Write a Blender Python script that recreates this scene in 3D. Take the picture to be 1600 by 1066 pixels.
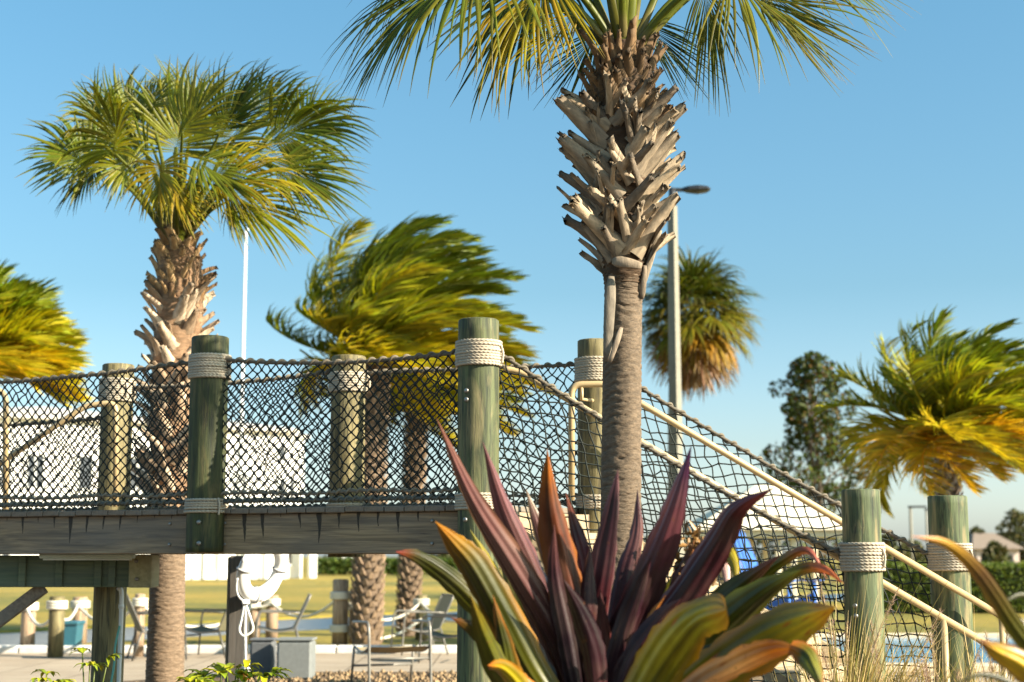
import bpy, math, random
import numpy as np
from mathutils import Vector
random.seed(7); RNG = np.random.default_rng(7)
for o in list(bpy.data.objects): bpy.data.objects.remove(o)
scene = bpy.context.scene
COL = scene.collection
R = math.radians
PI = math.pi

# ------------------------------------------------------------------ camera, sky, sun, exposure
FPX = 2400.0; PITCH = math.atan((870 - 533) / FPX); CAMZ = 1.5
cam_d = bpy.data.cameras.new('camera'); cam = bpy.data.objects.new('camera', cam_d); COL.objects.link(cam)
cam.location = (0, 0, CAMZ); cam.rotation_euler = (PI / 2 + PITCH, 0, 0)
cam_d.sensor_width = 36; cam_d.lens = FPX * 36 / 1600
cam_d.clip_start = 0.1; cam_d.clip_end = 5000
cam_d.dof.use_dof = True; cam_d.dof.focus_distance = 8.9; cam_d.dof.aperture_fstop = 2.2
scene.camera = cam
SUN_AZ, SUN_EL = 68, 28            # degrees to the right of the line back to the camera, above the horizon
sdir = Vector((math.sin(R(SUN_AZ)) * math.cos(R(SUN_EL)), -math.cos(R(SUN_AZ)) * math.cos(R(SUN_EL)), math.sin(R(SUN_EL))))
sun_d = bpy.data.lights.new('sun', 'SUN'); sun = bpy.data.objects.new('sun', sun_d); COL.objects.link(sun)
sun_d.energy = 5.0; sun_d.angle = R(0.53); sun_d.color = (1.0, 0.885, 0.70)
sun.rotation_euler = sdir.to_track_quat('Z', 'Y').to_euler()
world = bpy.data.worlds.new('World'); scene.world = world; world.use_nodes = True
wn = world.node_tree; wn.nodes.clear()
sky = wn.nodes.new('ShaderNodeTexSky'); sky.sky_type = 'NISHITA'; sky.sun_disc = False
sky.sun_elevation = R(SUN_EL); sky.sun_rotation = math.atan2(sdir.x, sdir.y)
sky.air_density = 1.0; sky.dust_density = 1.6; sky.ozone_density = 1.6; sky.altitude = 0
bg = wn.nodes.new('ShaderNodeBackground'); bg.inputs['Strength'].default_value = 0.061
wo = wn.nodes.new('ShaderNodeOutputWorld')
tint = wn.nodes.new('ShaderNodeMix'); tint.data_type = 'RGBA'; tint.blend_type = 'MULTIPLY'; tint.inputs[0].default_value = 1; tint.inputs[7].default_value = (.82, 1.09, 1.10, 1)
tcw = wn.nodes.new('ShaderNodeTexCoord'); sxw = wn.nodes.new('ShaderNodeSeparateXYZ'); wn.links.new(tcw.outputs['Generated'], sxw.inputs[0])
hz = wn.nodes.new('ShaderNodeValToRGB'); wn.links.new(sxw.outputs[2], hz.inputs[0]); he = hz.color_ramp.elements     # pale haze low over the horizon, all the way round
he[0].position = 0.0; he[0].color = (1.8, 2.0, 2.35, 1); he[1].position = .17; he[1].color = (.80, 1.08, 1.09, 1); q_ = he.new(.36); q_.color = (.78, 1.24, 1.24, 1); q_ = he.new(.07); q_.color = (1.15, 1.27, 1.34, 1)
wn.links.new(hz.outputs[0], tint.inputs[7]); wn.links.new(sky.outputs[0], tint.inputs[6]); wn.links.new(tint.outputs[2], bg.inputs[0]); wn.links.new(bg.outputs[0], wo.inputs[0])
scene.view_settings.view_transform = 'Standard'; scene.view_settings.look = 'None'
scene.view_settings.gamma = 1; scene.view_settings.use_curve_mapping = False
scene.view_settings.exposure = 1.5
scene.render.engine = 'CYCLES'

# ------------------------------------------------------------------ helpers
CP, SP = math.cos(PITCH), math.sin(PITCH)
def at(px, py, Y):
    """photo pixel (1600x1066) at a distance Y in front of the camera -> point in the place"""
    u = (px - 800) / FPX; v = (533 - py) / FPX
    dy = CP - v * SP; dz = SP + v * CP
    k = Y / dy
    return np.array([u * k, Y, CAMZ + dz * k])
def onground(px, py, z=0.0):
    u = (px - 800) / FPX; v = (533 - py) / FPX
    dy = CP - v * SP; dz = SP + v * CP
    k = (z - CAMZ) / dz
    return np.array([u * k, dy * k, z])
def mpp(Y): return Y / FPX * 1.01
def nrm(v):
    v = np.asarray(v, float); n = np.linalg.norm(v, axis=-1, keepdims=True)
    return v / np.maximum(n, 1e-9)
BASE = {}
def empty(name, loc, label=None, cat=None, group=None):
    o = bpy.data.objects.new(name, None); COL.objects.link(o); o.location = loc
    o.empty_display_size = .1
    BASE[o] = np.array(loc, float); tag(o, label, cat, group); return o
def tag(o, label=None, cat=None, group=None, kind=None):
    if label: o['label'] = label
    if cat: o['category'] = cat
    if group: o['group'] = group
    if kind: o['kind'] = kind
    return o
class MB:
    """collects vertices, faces, colours; build() makes ONE mesh object"""
    def __init__(s): s.V = []; s.Q = []; s.T = []; s.C = []; s.n = 0
    def add(s, V, Q=None, T=None, c=(.5, .5, .5)):
        V = np.asarray(V, float).reshape(-1, 3); s.V.append(V)
        if Q is not None and len(Q): s.Q.append(np.asarray(Q, int).reshape(-1, 4) + s.n)
        if T is not None and len(T): s.T.append(np.asarray(T, int).reshape(-1, 3) + s.n)
        c = np.asarray(c, float)
        if c.ndim == 1: c = np.tile(c[:3], (len(V), 1))
        s.C.append(c); s.n += len(V); return s
    def mesh(s, name, base=(0, 0, 0), smooth=True):
        V = np.concatenate(s.V) - np.asarray(base)
        Q = np.concatenate(s.Q) if s.Q else np.zeros((0, 4), int)
        T = np.concatenate(s.T) if s.T else np.zeros((0, 3), int)
        me = bpy.data.meshes.new(name)
        me.vertices.add(len(V)); me.vertices.foreach_set('co', V.astype(np.float32).ravel())
        nl = Q.size + T.size; me.loops.add(nl)
        me.loops.foreach_set('vertex_index', np.concatenate([Q.ravel(), T.ravel()]).astype(np.int32))
        npoly = len(Q) + len(T); me.polygons.add(npoly)
        ls = np.concatenate([np.arange(len(Q)) * 4, len(Q) * 4 + np.arange(len(T)) * 3])
        me.polygons.foreach_set('loop_start', ls.astype(np.int32))
        me.polygons.foreach_set('use_smooth', np.full(npoly, smooth, bool))
        me.update(calc_edges=True)
        C = np.concatenate(s.C); a = me.color_attributes.new('col', 'FLOAT_COLOR', 'POINT')
        a.data.foreach_set('color', np.concatenate([C, np.ones((len(C), 1))], 1).astype(np.float32).ravel())
        return me
    def build(s, name, mat, parent=None, smooth=True, kind=None, base=None):
        root = parent
        while root is not None and root.parent is not None: root = root.parent
        b = BASE.get(root, np.zeros(3)) if parent is not None else (np.zeros(3) if base is None else np.asarray(base, float))
        o = bpy.data.objects.new(name, s.mesh(name, b, smooth)); COL.objects.link(o)
        o.data.materials.append(mat)
        if parent is not None: o.parent = parent
        else: o.location = b; BASE[o] = b
        if kind: o['kind'] = kind
        return o
    # shapes
    def box(s, c, size, ax=None, c_=(.5, .5, .5), bev=0.0):
        """box at centre c, full size, axes ax = rows (3x3)"""
        ax = np.eye(3) if ax is None else np.asarray(ax)
        h = np.asarray(size) / 2.0
        b = min(bev, h.min() * .45)
        if b <= 0:
            P = np.array([[x, y, z] for x in (-1, 1) for y in (-1, 1) for z in (-1, 1)]) * h
            s.add(P @ ax + c, [[0, 1, 3, 2], [4, 6, 7, 5], [0, 4, 5, 1], [2, 3, 7, 6], [0, 2, 6, 4], [1, 5, 7, 3]], c=c_)
        else:
            # chamfered box: 24 verts
            V = []; idx = {}
            for sx in (-1, 1):
                for sy in (-1, 1):
                    for sz in (-1, 1):
                        for k in range(3):
                            p = np.array([sx, sy, sz]) * h
                            for m in range(3):
                                if m != k: p[m] -= np.array([sx, sy, sz])[m] * b
                            idx[(sx, sy, sz, k)] = len(V); V.append(p)
            Q = []; T = []
            for k in range(3):
                a, d = [m for m in range(3) if m != k]
                for sg in (-1, 1):
                    f = []
                    for (p, q) in ((-1, -1), (1, -1), (1, 1), (-1, 1)):
                        sgn = [0, 0, 0]; sgn[k] = sg; sgn[a] = p; sgn[d] = q
                        f.append(idx[(*sgn, k)])
                    Q.append(f)
            for k in range(3):
                a, d = [m for m in range(3) if m != k]
                for p in (-1, 1):
                    for q in (-1, 1):
                        s1 = [0, 0, 0]; s1[a] = p; s1[d] = q; s1[k] = -1; s2 = list(s1); s2[k] = 1
                        Q.append([idx[(*s1, a)], idx[(*s2, a)], idx[(*s2, d)], idx[(*s1, d)]])
            for sx in (-1, 1):
                for sy in (-1, 1):
                    for sz in (-1, 1): T.append([idx[(sx, sy, sz, k)] for k in range(3)])
            s.add(np.array(V) @ ax + c, Q, T, c=c_)
        return s
    def tube(s, P, r, n=10, c=(.5, .5, .5), lobes=0, lobe=.16, pitch=.06, cap=True, flat=None, up=None):
        """tube along polyline P; lobes>0 gives a laid rope"""
        P = np.asarray(P, float); m = len(P)
        r = np.broadcast_to(np.asarray(r, float), (m,))
        t = np.gradient(P, axis=0); t = nrm(t)
        u = np.array([0, 0, 1.]) if abs(t[0][2]) < .9 else np.array([1., 0, 0])
        if up is not None: u = np.asarray(up, float)
        a = nrm(np.cross(t[0], u)); A = [a]
        for i in range(1, m):
            a = a - t[i] * np.dot(a, t[i]); a = nrm(a); A.append(a)
        A = np.array(A); B = np.cross(t, A)
        th = np.arange(n) / n * 2 * PI
        L = np.concatenate([[0], np.cumsum(np.linalg.norm(np.diff(P, axis=0), axis=1))])
        rr = np.tile(r[:, None], (1, n))
        if lobes: rr = rr * (1 + lobe * np.cos(lobes * (th[None, :] - 2 * PI * L[:, None] / pitch)))
        fx, fy = (1, 1) if flat is None else flat
        V = P[:, None, :] + (A[:, None, :] * np.cos(th)[None, :, None] * fx + B[:, None, :] * np.sin(th)[None, :, None] * fy) * rr[:, :, None]
        V = V.reshape(-1, 3)
        i = np.arange(m - 1)[:, None] * n; j = np.arange(n)[None, :]; jn = (j + 1) % n
        Q = np.stack([i + j, i + jn, i + n + jn, i + n + j], -1).reshape(-1, 4)
        T = []
        if cap:
            V = np.concatenate([V, P[:1], P[-1:]]); k = m * n
            for q in range(n): T.append([k, (q + 1) % n, q]); T.append([k + 1, (m - 1) * n + q, (m - 1) * n + (q + 1) % n])
        cc = np.asarray(c, float)
        if cc.ndim == 2: cc = np.concatenate([np.repeat(cc, n, 0)] + ([cc[:1], cc[-1:]] if cap else []))
        s.add(V, Q, T, c=cc); return s
    def ring(s, c, rad, r, n=8, seg=64, axis=2, lobes=0, lobe=.16, pitch=.06, c_=(.5, .5, .5), wob=0):
        a = np.linspace(0, 2 * PI, seg + 1)
        P = np.zeros((seg + 1, 3)); rd = rad + wob * np.sin(a * 2 + random.random() * 6)
        i, j = [(1, 2), (0, 2), (0, 1)][axis]
        P[:, i] = np.cos(a) * rd; P[:, j] = np.sin(a) * rd
        s.tube(P + np.asarray(c), r, n, c_, lobes, lobe, pitch, cap=False); return s
    def prisms(s, P0, P1, r, n=5, c=(.5, .5, .5)):
        """many straight strands at once"""
        P0 = np.asarray(P0, float); P1 = np.asarray(P1, float); m = len(P0)
        d = nrm(P1 - P0); u = np.where(np.abs(d[:, 2:3]) < .9, [[0, 0, 1.]], [[1., 0, 0]])
        a = nrm(np.cross(d, u)); b = np.cross(d, a)
        th = np.arange(n) / n * 2 * PI
        ringv = (a[:, None] * np.cos(th)[None, :, None] + b[:, None] * np.sin(th)[None, :, None]) * r
        V = np.concatenate([P0[:, None] + ringv, P1[:, None] + ringv], 1).reshape(-1, 3)
        i = np.arange(m)[:, None] * 2 * n; j = np.arange(n)[None]; jn = (j + 1) % n
        Q = np.stack([i + j, i + jn, i + n + jn, i + n + j], -1).reshape(-1, 4)
        s.add(V, Q, c=c); return s
    def balls(s, P, r, c=(.5, .5, .5)):
        P = np.asarray(P, float); m = len(P); r = np.broadcast_to(np.asarray(r, float), (m,))
        o = np.array([[1, 0, 0], [-1, 0, 0], [0, 1, 0], [0, -1, 0], [0, 0, 1], [0, 0, -1.]])
        V = (P[:, None] + o[None] * r[:, None, None]).reshape(-1, 3)
        t = np.array([[0, 2, 4], [2, 1, 4], [1, 3, 4], [3, 0, 4], [2, 0, 5], [1, 2, 5], [3, 1, 5], [0, 3, 5]])
        T = (np.arange(m)[:, None, None] * 6 + t[None]).reshape(-1, 3)
        s.add(V, T=T, c=c); return s
    def lathe(s, prof, c, n=24, col=(.5, .5, .5), wob=None):
        """prof: (radius, z) rows; axis z through c; closed at both ends"""
        prof = np.asarray(prof, float); m = len(prof); th = np.arange(n) / n * 2 * PI
        rr = np.tile(prof[:, :1], (1, n))
        if wob is not None: rr = rr * wob(prof[:, 1][:, None], th[None])
        V = np.stack([rr * np.cos(th), rr * np.sin(th), np.tile(prof[:, 1:2], (1, n))], -1).reshape(-1, 3) + np.asarray(c)
        i = np.arange(m - 1)[:, None] * n; j = np.arange(n)[None]; jn = (j + 1) % n
        Q = np.stack([i + j, i + jn, i + n + jn, i + n + j], -1).reshape(-1, 4)
        k = len(V); V = np.concatenate([V, [np.asarray(c) + [0, 0, prof[0, 1]]], [np.asarray(c) + [0, 0, prof[-1, 1]]]])
        T = [[k, (q + 1) % n, q] for q in range(n)] + [[k + 1, (m - 1) * n + q, (m - 1) * n + (q + 1) % n] for q in range(n)]
        s.add(V, Q, T, c=col); return s
    def strip(s, P, w, side, fold=.25, c=(.1, .1, .02)):
        """leaf blade along P: 3 vertices across, folded along the midrib"""
        P = np.asarray(P, float); m = len(P); w = np.broadcast_to(np.asarray(w, float), (m,))[:, None]
        t = nrm(np.gradient(P, axis=0)); side = np.broadcast_to(np.asarray(side, float), (m, 3))
        sd = nrm(side - t * np.sum(side * t, 1, keepdims=True)); N = np.cross(sd, t)
        V = np.stack([P - sd * w / 2 + N * w * fold, P, P + sd * w / 2 + N * w * fold], 1).reshape(-1, 3)
        i = np.arange(m - 1) * 3
        Q = np.concatenate([np.stack([i, i + 1, i + 4, i + 3], -1), np.stack([i + 1, i + 2, i + 5, i + 4], -1)])
        cc = np.asarray(c, float)
        if cc.ndim == 2: cc = np.repeat(cc, 3, 0)
        s.add(V, Q, c=cc); return s
    def poly(s, pts, c=(.5, .5, .5)):
        pts = np.asarray(pts, float); n = len(pts)
        if n == 4: s.add(pts, [[0, 1, 2, 3]], c=c)
        else: s.add(pts, T=[[0, i, i + 1] for i in range(1, n - 1)], c=c)
        return s
    def prism(s, pts, off, c=(.5, .5, .5)):
        """polygon pts swept by off (closed solid)"""
        pts = np.asarray(pts, float); n = len(pts); off = np.asarray(off, float)
        V = np.concatenate([pts, pts + off]); T = [[0, i + 1, i] for i in range(1, n - 1)] + [[n, n + i, n + i + 1] for i in range(1, n - 1)]
        Q = [[i, (i + 1) % n, n + (i + 1) % n, n + i] for i in range(n)]
        s.add(V, Q, T, c=c); return s
def bez(pts, n=12):
    """smooth curve through pts (Catmull-Rom)"""
    p = np.asarray(pts, float); p = np.concatenate([[2 * p[0] - p[1]], p, [2 * p[-1] - p[-2]]])
    m = len(p) - 3; out = []
    for q in np.linspace(0, m - 1e-6, n):
        i = int(q); t = q - i; a, b, c_, d = p[i:i + 4]
        out.append(.5 * ((2 * b) + (c_ - a) * t + (2 * a - 5 * b + 4 * c_ - d) * t * t + (3 * b - a - 3 * c_ + d) * t ** 3))
    return np.array(out)
def catenary(a, b, sag, n=24):
    t = np.linspace(0, 1, n)[:, None]; P = np.asarray(a) * (1 - t) + np.asarray(b) * t
    P[:, 2] -= sag * 4 * (t * (1 - t))[:, 0]; return P

# ------------------------------------------------------------------ materials
class NT:
    def __init__(s, name, rough=.6):
        s.m = bpy.data.materials.new(name); s.m.use_nodes = True; s.t = s.m.node_tree
        s.b = s.t.nodes['Principled BSDF']; s.b.inputs['Roughness'].default_value = rough
        s.out = s.t.nodes['Material Output']
    def n(s, typ, ins=None, **props):
        nd = s.t.nodes.new(typ)
        for k, v in props.items(): setattr(nd, k, v)
        for k, v in (ins or {}).items(): s.set(nd.inputs[k], v)
        return nd
    def set(s, inp, v):
        if isinstance(v, bpy.types.NodeSocket): s.t.links.new(v, inp)
        elif isinstance(v, bpy.types.Node): s.t.links.new(v.outputs[0], inp)
        else: inp.default_value = v
    def coord(s, scale=(1, 1, 1), which='Object'):
        tc = s.n('ShaderNodeTexCoord'); mp = s.n('ShaderNodeMapping', {'Scale': scale}); s.t.links.new(tc.outputs[which], mp.inputs['Vector']); return mp
    def noise(s, vec, scale=5, detail=4, rough=.55, dist=0): return s.n('ShaderNodeTexNoise', {'Vector': vec, 'Scale': scale, 'Detail': detail, 'Roughness': rough, 'Distortion': dist}).outputs['Fac']
    def ramp(s, fac, stops):
        r = s.n('ShaderNodeValToRGB', {'Fac': fac}); e = r.color_ramp.elements
        while len(e) < len(stops): e.new(.5)
        for q, (p, c) in zip(e, stops): q.position = p; q.color = (*c, 1) if len(c) == 3 else c
        return r.outputs['Color']
    def mix(s, fac, a, b, mode='MIX'):
        m = s.n('ShaderNodeMix', data_type='RGBA', blend_type=mode)
        s.set(m.inputs[0], fac)
        for k, v in ((6, a), (7, b)):
            s.set(m.inputs[k], (*v, 1) if isinstance(v, tuple) and len(v) == 3 else v)
        return m.outputs[2]
    def math(s, op, a, b=0.0, clamp=False):
        m = s.n('ShaderNodeMath', operation=op, use_clamp=clamp); s.set(m.inputs[0], a); s.set(m.inputs[1], b); return m.outputs[0]
    def bump(s, h, strength=.3, dist=.01):
        b = s.n('ShaderNodeBump', {'Height': h, 'Strength': strength, 'Distance': dist}); s.t.links.new(b.outputs[0], s.b.inputs['Normal'])
    def color(s, c): s.set(s.b.inputs['Base Color'], (*c, 1) if isinstance(c, tuple) and len(c) == 3 else c)
def plain(name, c, rough=.5, metal=0, var=.12, scale=6, bump=0.0):
    k = NT(name, rough); v = k.coord(); f = k.noise(v, scale, 5)
    lo = tuple(x * (1 - var) for x in c); hi = tuple(min(1, x * (1 + var)) for x in c)
    k.color(k.ramp(f, [(.3, lo), (.7, hi)])); k.b.inputs['Metallic'].default_value = metal
    if bump: k.bump(k.noise(v, scale * 8, 3), bump, .004)
    return k.m
def leafmat(name, transl=.35, rough=.42, spec=.35, vary=.35, spots=False):
    """takes each leaf's own colour from the mesh, thin and a little translucent"""
    k = NT(name, rough); a = k.n('ShaderNodeVertexColor', layer_name='col')
    f = k.noise(k.coord(), 14, 3)
    g = k.n('ShaderNodeHueSaturation', {'Color': a.outputs[0], 'Value': k.math('MULTIPLY_ADD', f, vary * 2)})
    k.t.nodes[-1]
    m = g.inputs['Value'].links[0].from_node; m.inputs[2].default_value = 1 - vary
    if spots:     # brown blemishes and dust
        f2 = k.noise(k.coord(), 38, 3, .6); f3 = k.noise(k.coord(), 4.0, 3, .6)
        cc = k.mix(k.ramp(f2, [(.66, (0, 0, 0)), (.72, (.75, .75, .75))]), g.outputs[0], (.10, .035, .012)); cc = k.mix(k.ramp(f3, [(.5, (0, 0, 0)), (.8, (.22, .22, .22))]), cc, (.22, .17, .12))
        k.bump(k.noise(k.coord(), 60, 4, .6), .12, .004); k.set(k.b.inputs['Roughness'], k.math('MULTIPLY_ADD', f3, .35)); k.b.inputs['Roughness'].links[0].from_node.inputs[2].default_value = .18
        k.color(cc)
    else: k.color(g.outputs[0])
    k.b.inputs['Specular IOR Level'].default_value = spec
    tr = k.n('ShaderNodeBsdfTranslucent'); k.t.links.new(k.mix(1.0, g.outputs[0], (1.25, 1.2, .55), 'MULTIPLY'), tr.inputs[0])
    ms = k.n('ShaderNodeMixShader', {0: transl}); k.t.links.new(k.b.outputs[0], ms.inputs[1]); k.t.links.new(tr.outputs[0], ms.inputs[2])
    k.t.links.new(ms.outputs[0], k.out.inputs['Surface']); return k.m
def colmat(name, rough=.7, var=.3, scale=30, bump=.25, stretch=(1, 1, 1), dist=.004):
    k = NT(name, rough); a = k.n('ShaderNodeVertexColor', layer_name='col'); v = k.coord(stretch); f = k.noise(v, scale, 6, .65)
    k.color(k.mix(1.0, a.outputs[0], k.ramp(f, [(.25, (1 - var,) * 3), (.75, (1 + var,) * 3)]), 'MULTIPLY'))
    if bump: k.bump(f, bump, dist)
    return k.m
def postmat(name, dark, mid, pale, seed=0.0):
    k = NT(name, .72); tc = k.n('ShaderNodeTexCoord')
    mp = k.n('ShaderNodeMapping', {'Scale': (1, 1, .09), 'Location': (seed, seed * 2, seed)}); k.t.links.new(tc.outputs['Object'], mp.inputs[0])
    f1 = k.noise(mp, 34, 6, .6, .4)
    mp2 = k.n('ShaderNodeMapping', {'Scale': (1, 1, .22), 'Location': (seed * 3, 0, seed)}); k.t.links.new(tc.outputs['Object'], mp2.inputs[0])
    f2 = k.noise(mp2, 9, 4, .6, .8)
    col = k.ramp(f1, [(.34, dark), (.5, mid), (.66, tuple(x * 1.5 for x in mid))])
    col = k.mix(k.ramp(f2, [(.52, (0, 0, 0)), (.68, (1, 1, 1))]), col, pale)
    w = k.n('ShaderNodeTexWave', {'Vector': mp2, 'Scale': 4.0, 'Distortion': 9.0, 'Detail': 3.0, 'Detail Scale': 1.2}, wave_type='BANDS', bands_direction='X').outputs['Fac']
    col = k.mix(.35, col, k.mix(1.0, col, k.ramp(w, [(.1, (.55, .55, .5)), (.6, (1.15, 1.15, 1.1))]), 'MULTIPLY'))
    # drying cracks
    mp3 = k.n('ShaderNodeMapping', {'Scale': (1, 1, .03), 'Location': (seed * 5, seed, 0)}); k.t.links.new(tc.outputs['Object'], mp3.inputs[0])
    f3 = k.noise(mp3, 26, 2, .5); cr = k.math('LESS_THAN', k.math('ABSOLUTE', k.math('SUBTRACT', f3, .52)), .012)
    col = k.mix(k.math('MULTIPLY', cr, .65), col, (.03, .03, .02))
    k.color(col); k.bump(k.math('SUBTRACT', f1, k.math('MULTIPLY', cr, .9)), .6, .009); return k.m
def timber(name, lo, hi, axis=0, drips=False, pitch=.145, ztop=0.0, depth=.26):
    k = NT(name, .78); tc = k.n('ShaderNodeTexCoord'); sc = [22, 22, 22]; sc[axis] = 1.1
    mp = k.n('ShaderNodeMapping', {'Scale': tuple(sc)}); k.t.links.new(tc.outputs['Object'], mp.inputs[0])
    f1 = k.noise(mp, 1.6, 7, .62, .6); sc2 = [3, 3, 3]; sc2[axis] = .8
    mp2 = k.n('ShaderNodeMapping', {'Scale': tuple(sc2)}); k.t.links.new(tc.outputs['Object'], mp2.inputs[0]); f2 = k.noise(mp2, 1.5, 4)
    col = k.ramp(f1, [(.3, lo), (.68, hi)])
    col = k.mix(k.ramp(f2, [(.35, (.0,) * 3), (.7, (.7,) * 3)]), col, tuple(.55 * a + .1 for a in lo))
    if drips:
        sx = k.n('ShaderNodeSeparateXYZ', {0: tc.outputs['Object']}); x = k.math('DIVIDE', k.math('ADD', sx.outputs[0], k.math('MULTIPLY', f2, .05)), pitch); cell = k.math('FLOOR', k.math('ADD', x, .5))
        d = k.math('ABSOLUTE', k.math('SUBTRACT', k.math('FRACT', k.math('ADD', x, .5)), .5))
        wn_ = k.n('ShaderNodeTexWhiteNoise', {'W': cell}, noise_dimensions='1D').outputs['Value']
        down = k.math('DIVIDE', k.math('SUBTRACT', ztop, sx.outputs[2]), depth)
        ln = k.math('MULTIPLY_ADD', k.math('POWER', wn_, 1.6), .75); ln.node.inputs[2].default_value = .08
        ins = k.math('SUBTRACT', ln, down); width = k.math('MULTIPLY_ADD', ins, .18); width.node.inputs[2].default_value = .012
        m_ = k.math('MULTIPLY', k.math('LESS_THAN', d, k.math('ADD', width, k.math('MULTIPLY', k.math('SUBTRACT', f1, .5), .1))), k.math('GREATER_THAN', ins, 0.0))
        col = k.mix(k.math('MULTIPLY', m_, .88), col, (.012, .011, .009))
    k.color(col); k.bump(f1, .4, .006); return k.m
M = {}
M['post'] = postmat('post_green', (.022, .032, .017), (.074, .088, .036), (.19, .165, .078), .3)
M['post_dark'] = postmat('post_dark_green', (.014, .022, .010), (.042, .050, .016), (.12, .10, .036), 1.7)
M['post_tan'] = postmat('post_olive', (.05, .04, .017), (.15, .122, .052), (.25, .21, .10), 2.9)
M['post_pale'] = postmat('post_pale_green', (.022, .036, .019), (.082, .105, .045), (.25, .20, .095), 4.1)  # paler green wood for the two stair foot posts
M['rope'] = colmat('rope_natural', .85, .22, 60, .3)
M['net'] = colmat('net_cord', .8, .35, 40, .2)
M['metal'] = plain('bolt_metal', (.30, .29, .27), .45, .8)
M['rail'] = plain('rail_paint', (.46, .34, .18), .42, 0, .06)
M['deck'] = timber('deck_wood', (.13, .10, .07), (.30, .24, .17), 1)
M['tread'] = timber('tread_wood', (.36, .27, .15), (.55, .43, .27), 1)
M['green_beam'] = timber('beam_green', (.05, .09, .055), (.16, .2, .10), 0)
M['sunlit_beam'] = timber('beam_sunlit', (.26, .25, .11), (.50, .44, .24), 1)  # sunlight on the beam's end block is put into this paler colour
M['leaf'] = leafmat('palm_leaf', .32, .42, .28, .3)
M['plant'] = leafmat('broad_leaf', .12, .33, .36, .3, True)
M['small_leaf'] = leafmat('tree_leaf', .25, .5, .22, .2)
M['bark'] = colmat('palm_bark', .85, .42, 26, .7, (1, 1, 2.6), .012)
M['boot'] = colmat('palm_boot', .85, .55, 24, .7, (1.6, 1.6, .5), .006)
M['white'] = plain('white_paint', (.70, .70, .67), .5, 0, .03)
M['concrete'] = plain('concrete_pole', (.21, .195, .15), .8, 0, .12, 8, .2)
M['black'] = plain('black_metal', (.025, .027, .03), .4)

# ------------------------------------------------------------------ ground, water, paving
def lawnmat():
    k = NT('lawn_grass', .95); v = k.coord(); f = k.noise(v, .09, 5, .6); f2 = k.noise(v, 3.0, 4, .7)
    c = k.ramp(f, [(.38, (.12, .115, .010)), (.5, (.23, .175, .015)), (.64, (.33, .22, .028))])
    k.color(k.mix(.8, c, k.mix(1.0, c, k.ramp(f2, [(.3, (.45, .5, .4)), (.7, (1.5, 1.45, 1.3))]), 'MULTIPLY'))); k.bump(f2, .6, .05); return k.m
def concretemat():
    k = NT('patio_concrete', .85); v = k.coord(); f = k.noise(v, 1.2, 6, .6); f2 = k.noise(v, 60, 3)
    c = k.ramp(f, [(.3, (.30, .235, .165)), (.7, (.40, .325, .24))])
    br = k.n('ShaderNodeTexBrick', {'Vector': k.coord((.45, .45, .45)), 'Scale': 1.0, 'Mortar Size': .006, 'Color1': (1, 1, 1, 1), 'Color2': (.95, .95, .95, 1), 'Mortar': (.45, .43, .4, 1)}, offset=0.0)
    k.color(k.mix(1.0, c, br.outputs['Color'], 'MULTIPLY')); k.bump(f2, .15, .004); return k.m
def watermat(name, c, rough=.08, sc=6.0, st=.35):
    k = NT(name, rough); v = k.coord((1, .35, 1)); f = k.noise(v, sc, 4, .6); k.color(c); k.b.inputs['IOR'].default_value = 1.33; k.b.inputs['Specular IOR Level'].default_value = .3; k.bump(f, st, .05); return k.m
M['lawn'] = lawnmat(); M['paving'] = concretemat()
M['water'] = watermat('canal_water', (.03, .045, .07), .3, 5, .9)
M['pool'] = watermat('pool_water', (.06, .24, .42), .15, 3, .3)
def ground_mat_mulch():
    k = NT('mulch_gravel', .95); v = k.coord(); vo = k.n('ShaderNodeTexVoronoi', {'Vector': v, 'Scale': 22.0})
    k.color(k.ramp(vo.outputs['Color'], [(.1, (.03, .017, .01)), (.5, (.11, .065, .033)), (.9, (.22, .15, .085))])); k.bump(vo.outputs['Distance'], 1.0, .04); return k.m
M['mulch'] = ground_mat_mulch()
ND = np.array([.579, .815]); NN = np.array([-.815, .579]); N0 = np.array([-8.2, 27.0])
def nl(t, off=0.0, z=0.0): p = N0 + ND * t + NN * off; return [p[0], p[1], z]
b = MB()          # near land with a sloped bank down to the canal
b.poly([nl(-60, 0, -.02), nl(-60, -95, -.02), nl(230, -95, -.02), nl(230, 0, -.02)])
b.poly([nl(-60, 0, -.02), nl(230, 0, -.02), nl(230, .9, -.6), nl(-60, .9, -.6)])
tag(b.build('near_ground', M['lawn'], smooth=False), 'dry grass strip along the near edge of the canal', None, None, 'structure')
b = MB()
b.poly([nl(-400, 5.7, -.05), nl(3500, 5.7, -.05), nl(3500, 3500, 0), nl(-400, 3500, 0)])
b.poly([nl(-400, 5.7, -.05), nl(-400, 4.9, -.6), nl(3500, 4.9, -.6), nl(3500, 5.7, -.05)])
tag(b.build('far_lawn', M['lawn'], smooth=False), 'golden lawn across the canal', None, None, 'structure')
b = MB(); b.poly([nl(-60, .05, -.10), nl(230, .05, -.10), nl(230, 5.6, -.10), nl(-60, 5.6, -.10)])
tag(b.build('water', M['water'], smooth=False), 'dark blue canal water', None, None, 'structure')
b = MB(); b.poly([[-30, -30, 0], [45, -30, 0], [45, 24.6, 0], [-30, 24.6, 0]]); b.poly([[3.6, 24.6, 0], [45, 24.6, 0], [45, 31, 0], [3.6, 31, 0]])
tag(b.build('pavement', M['paving'], smooth=False), 'pale concrete patio paving', None, None, 'structure')
kb = MB()
for x in np.arange(-29, 3.3, 1.25): kb.box([x + .6, 24.75, .045], [1.235, .30, .13], c_=(.5, .5, .5), bev=.02)
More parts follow.
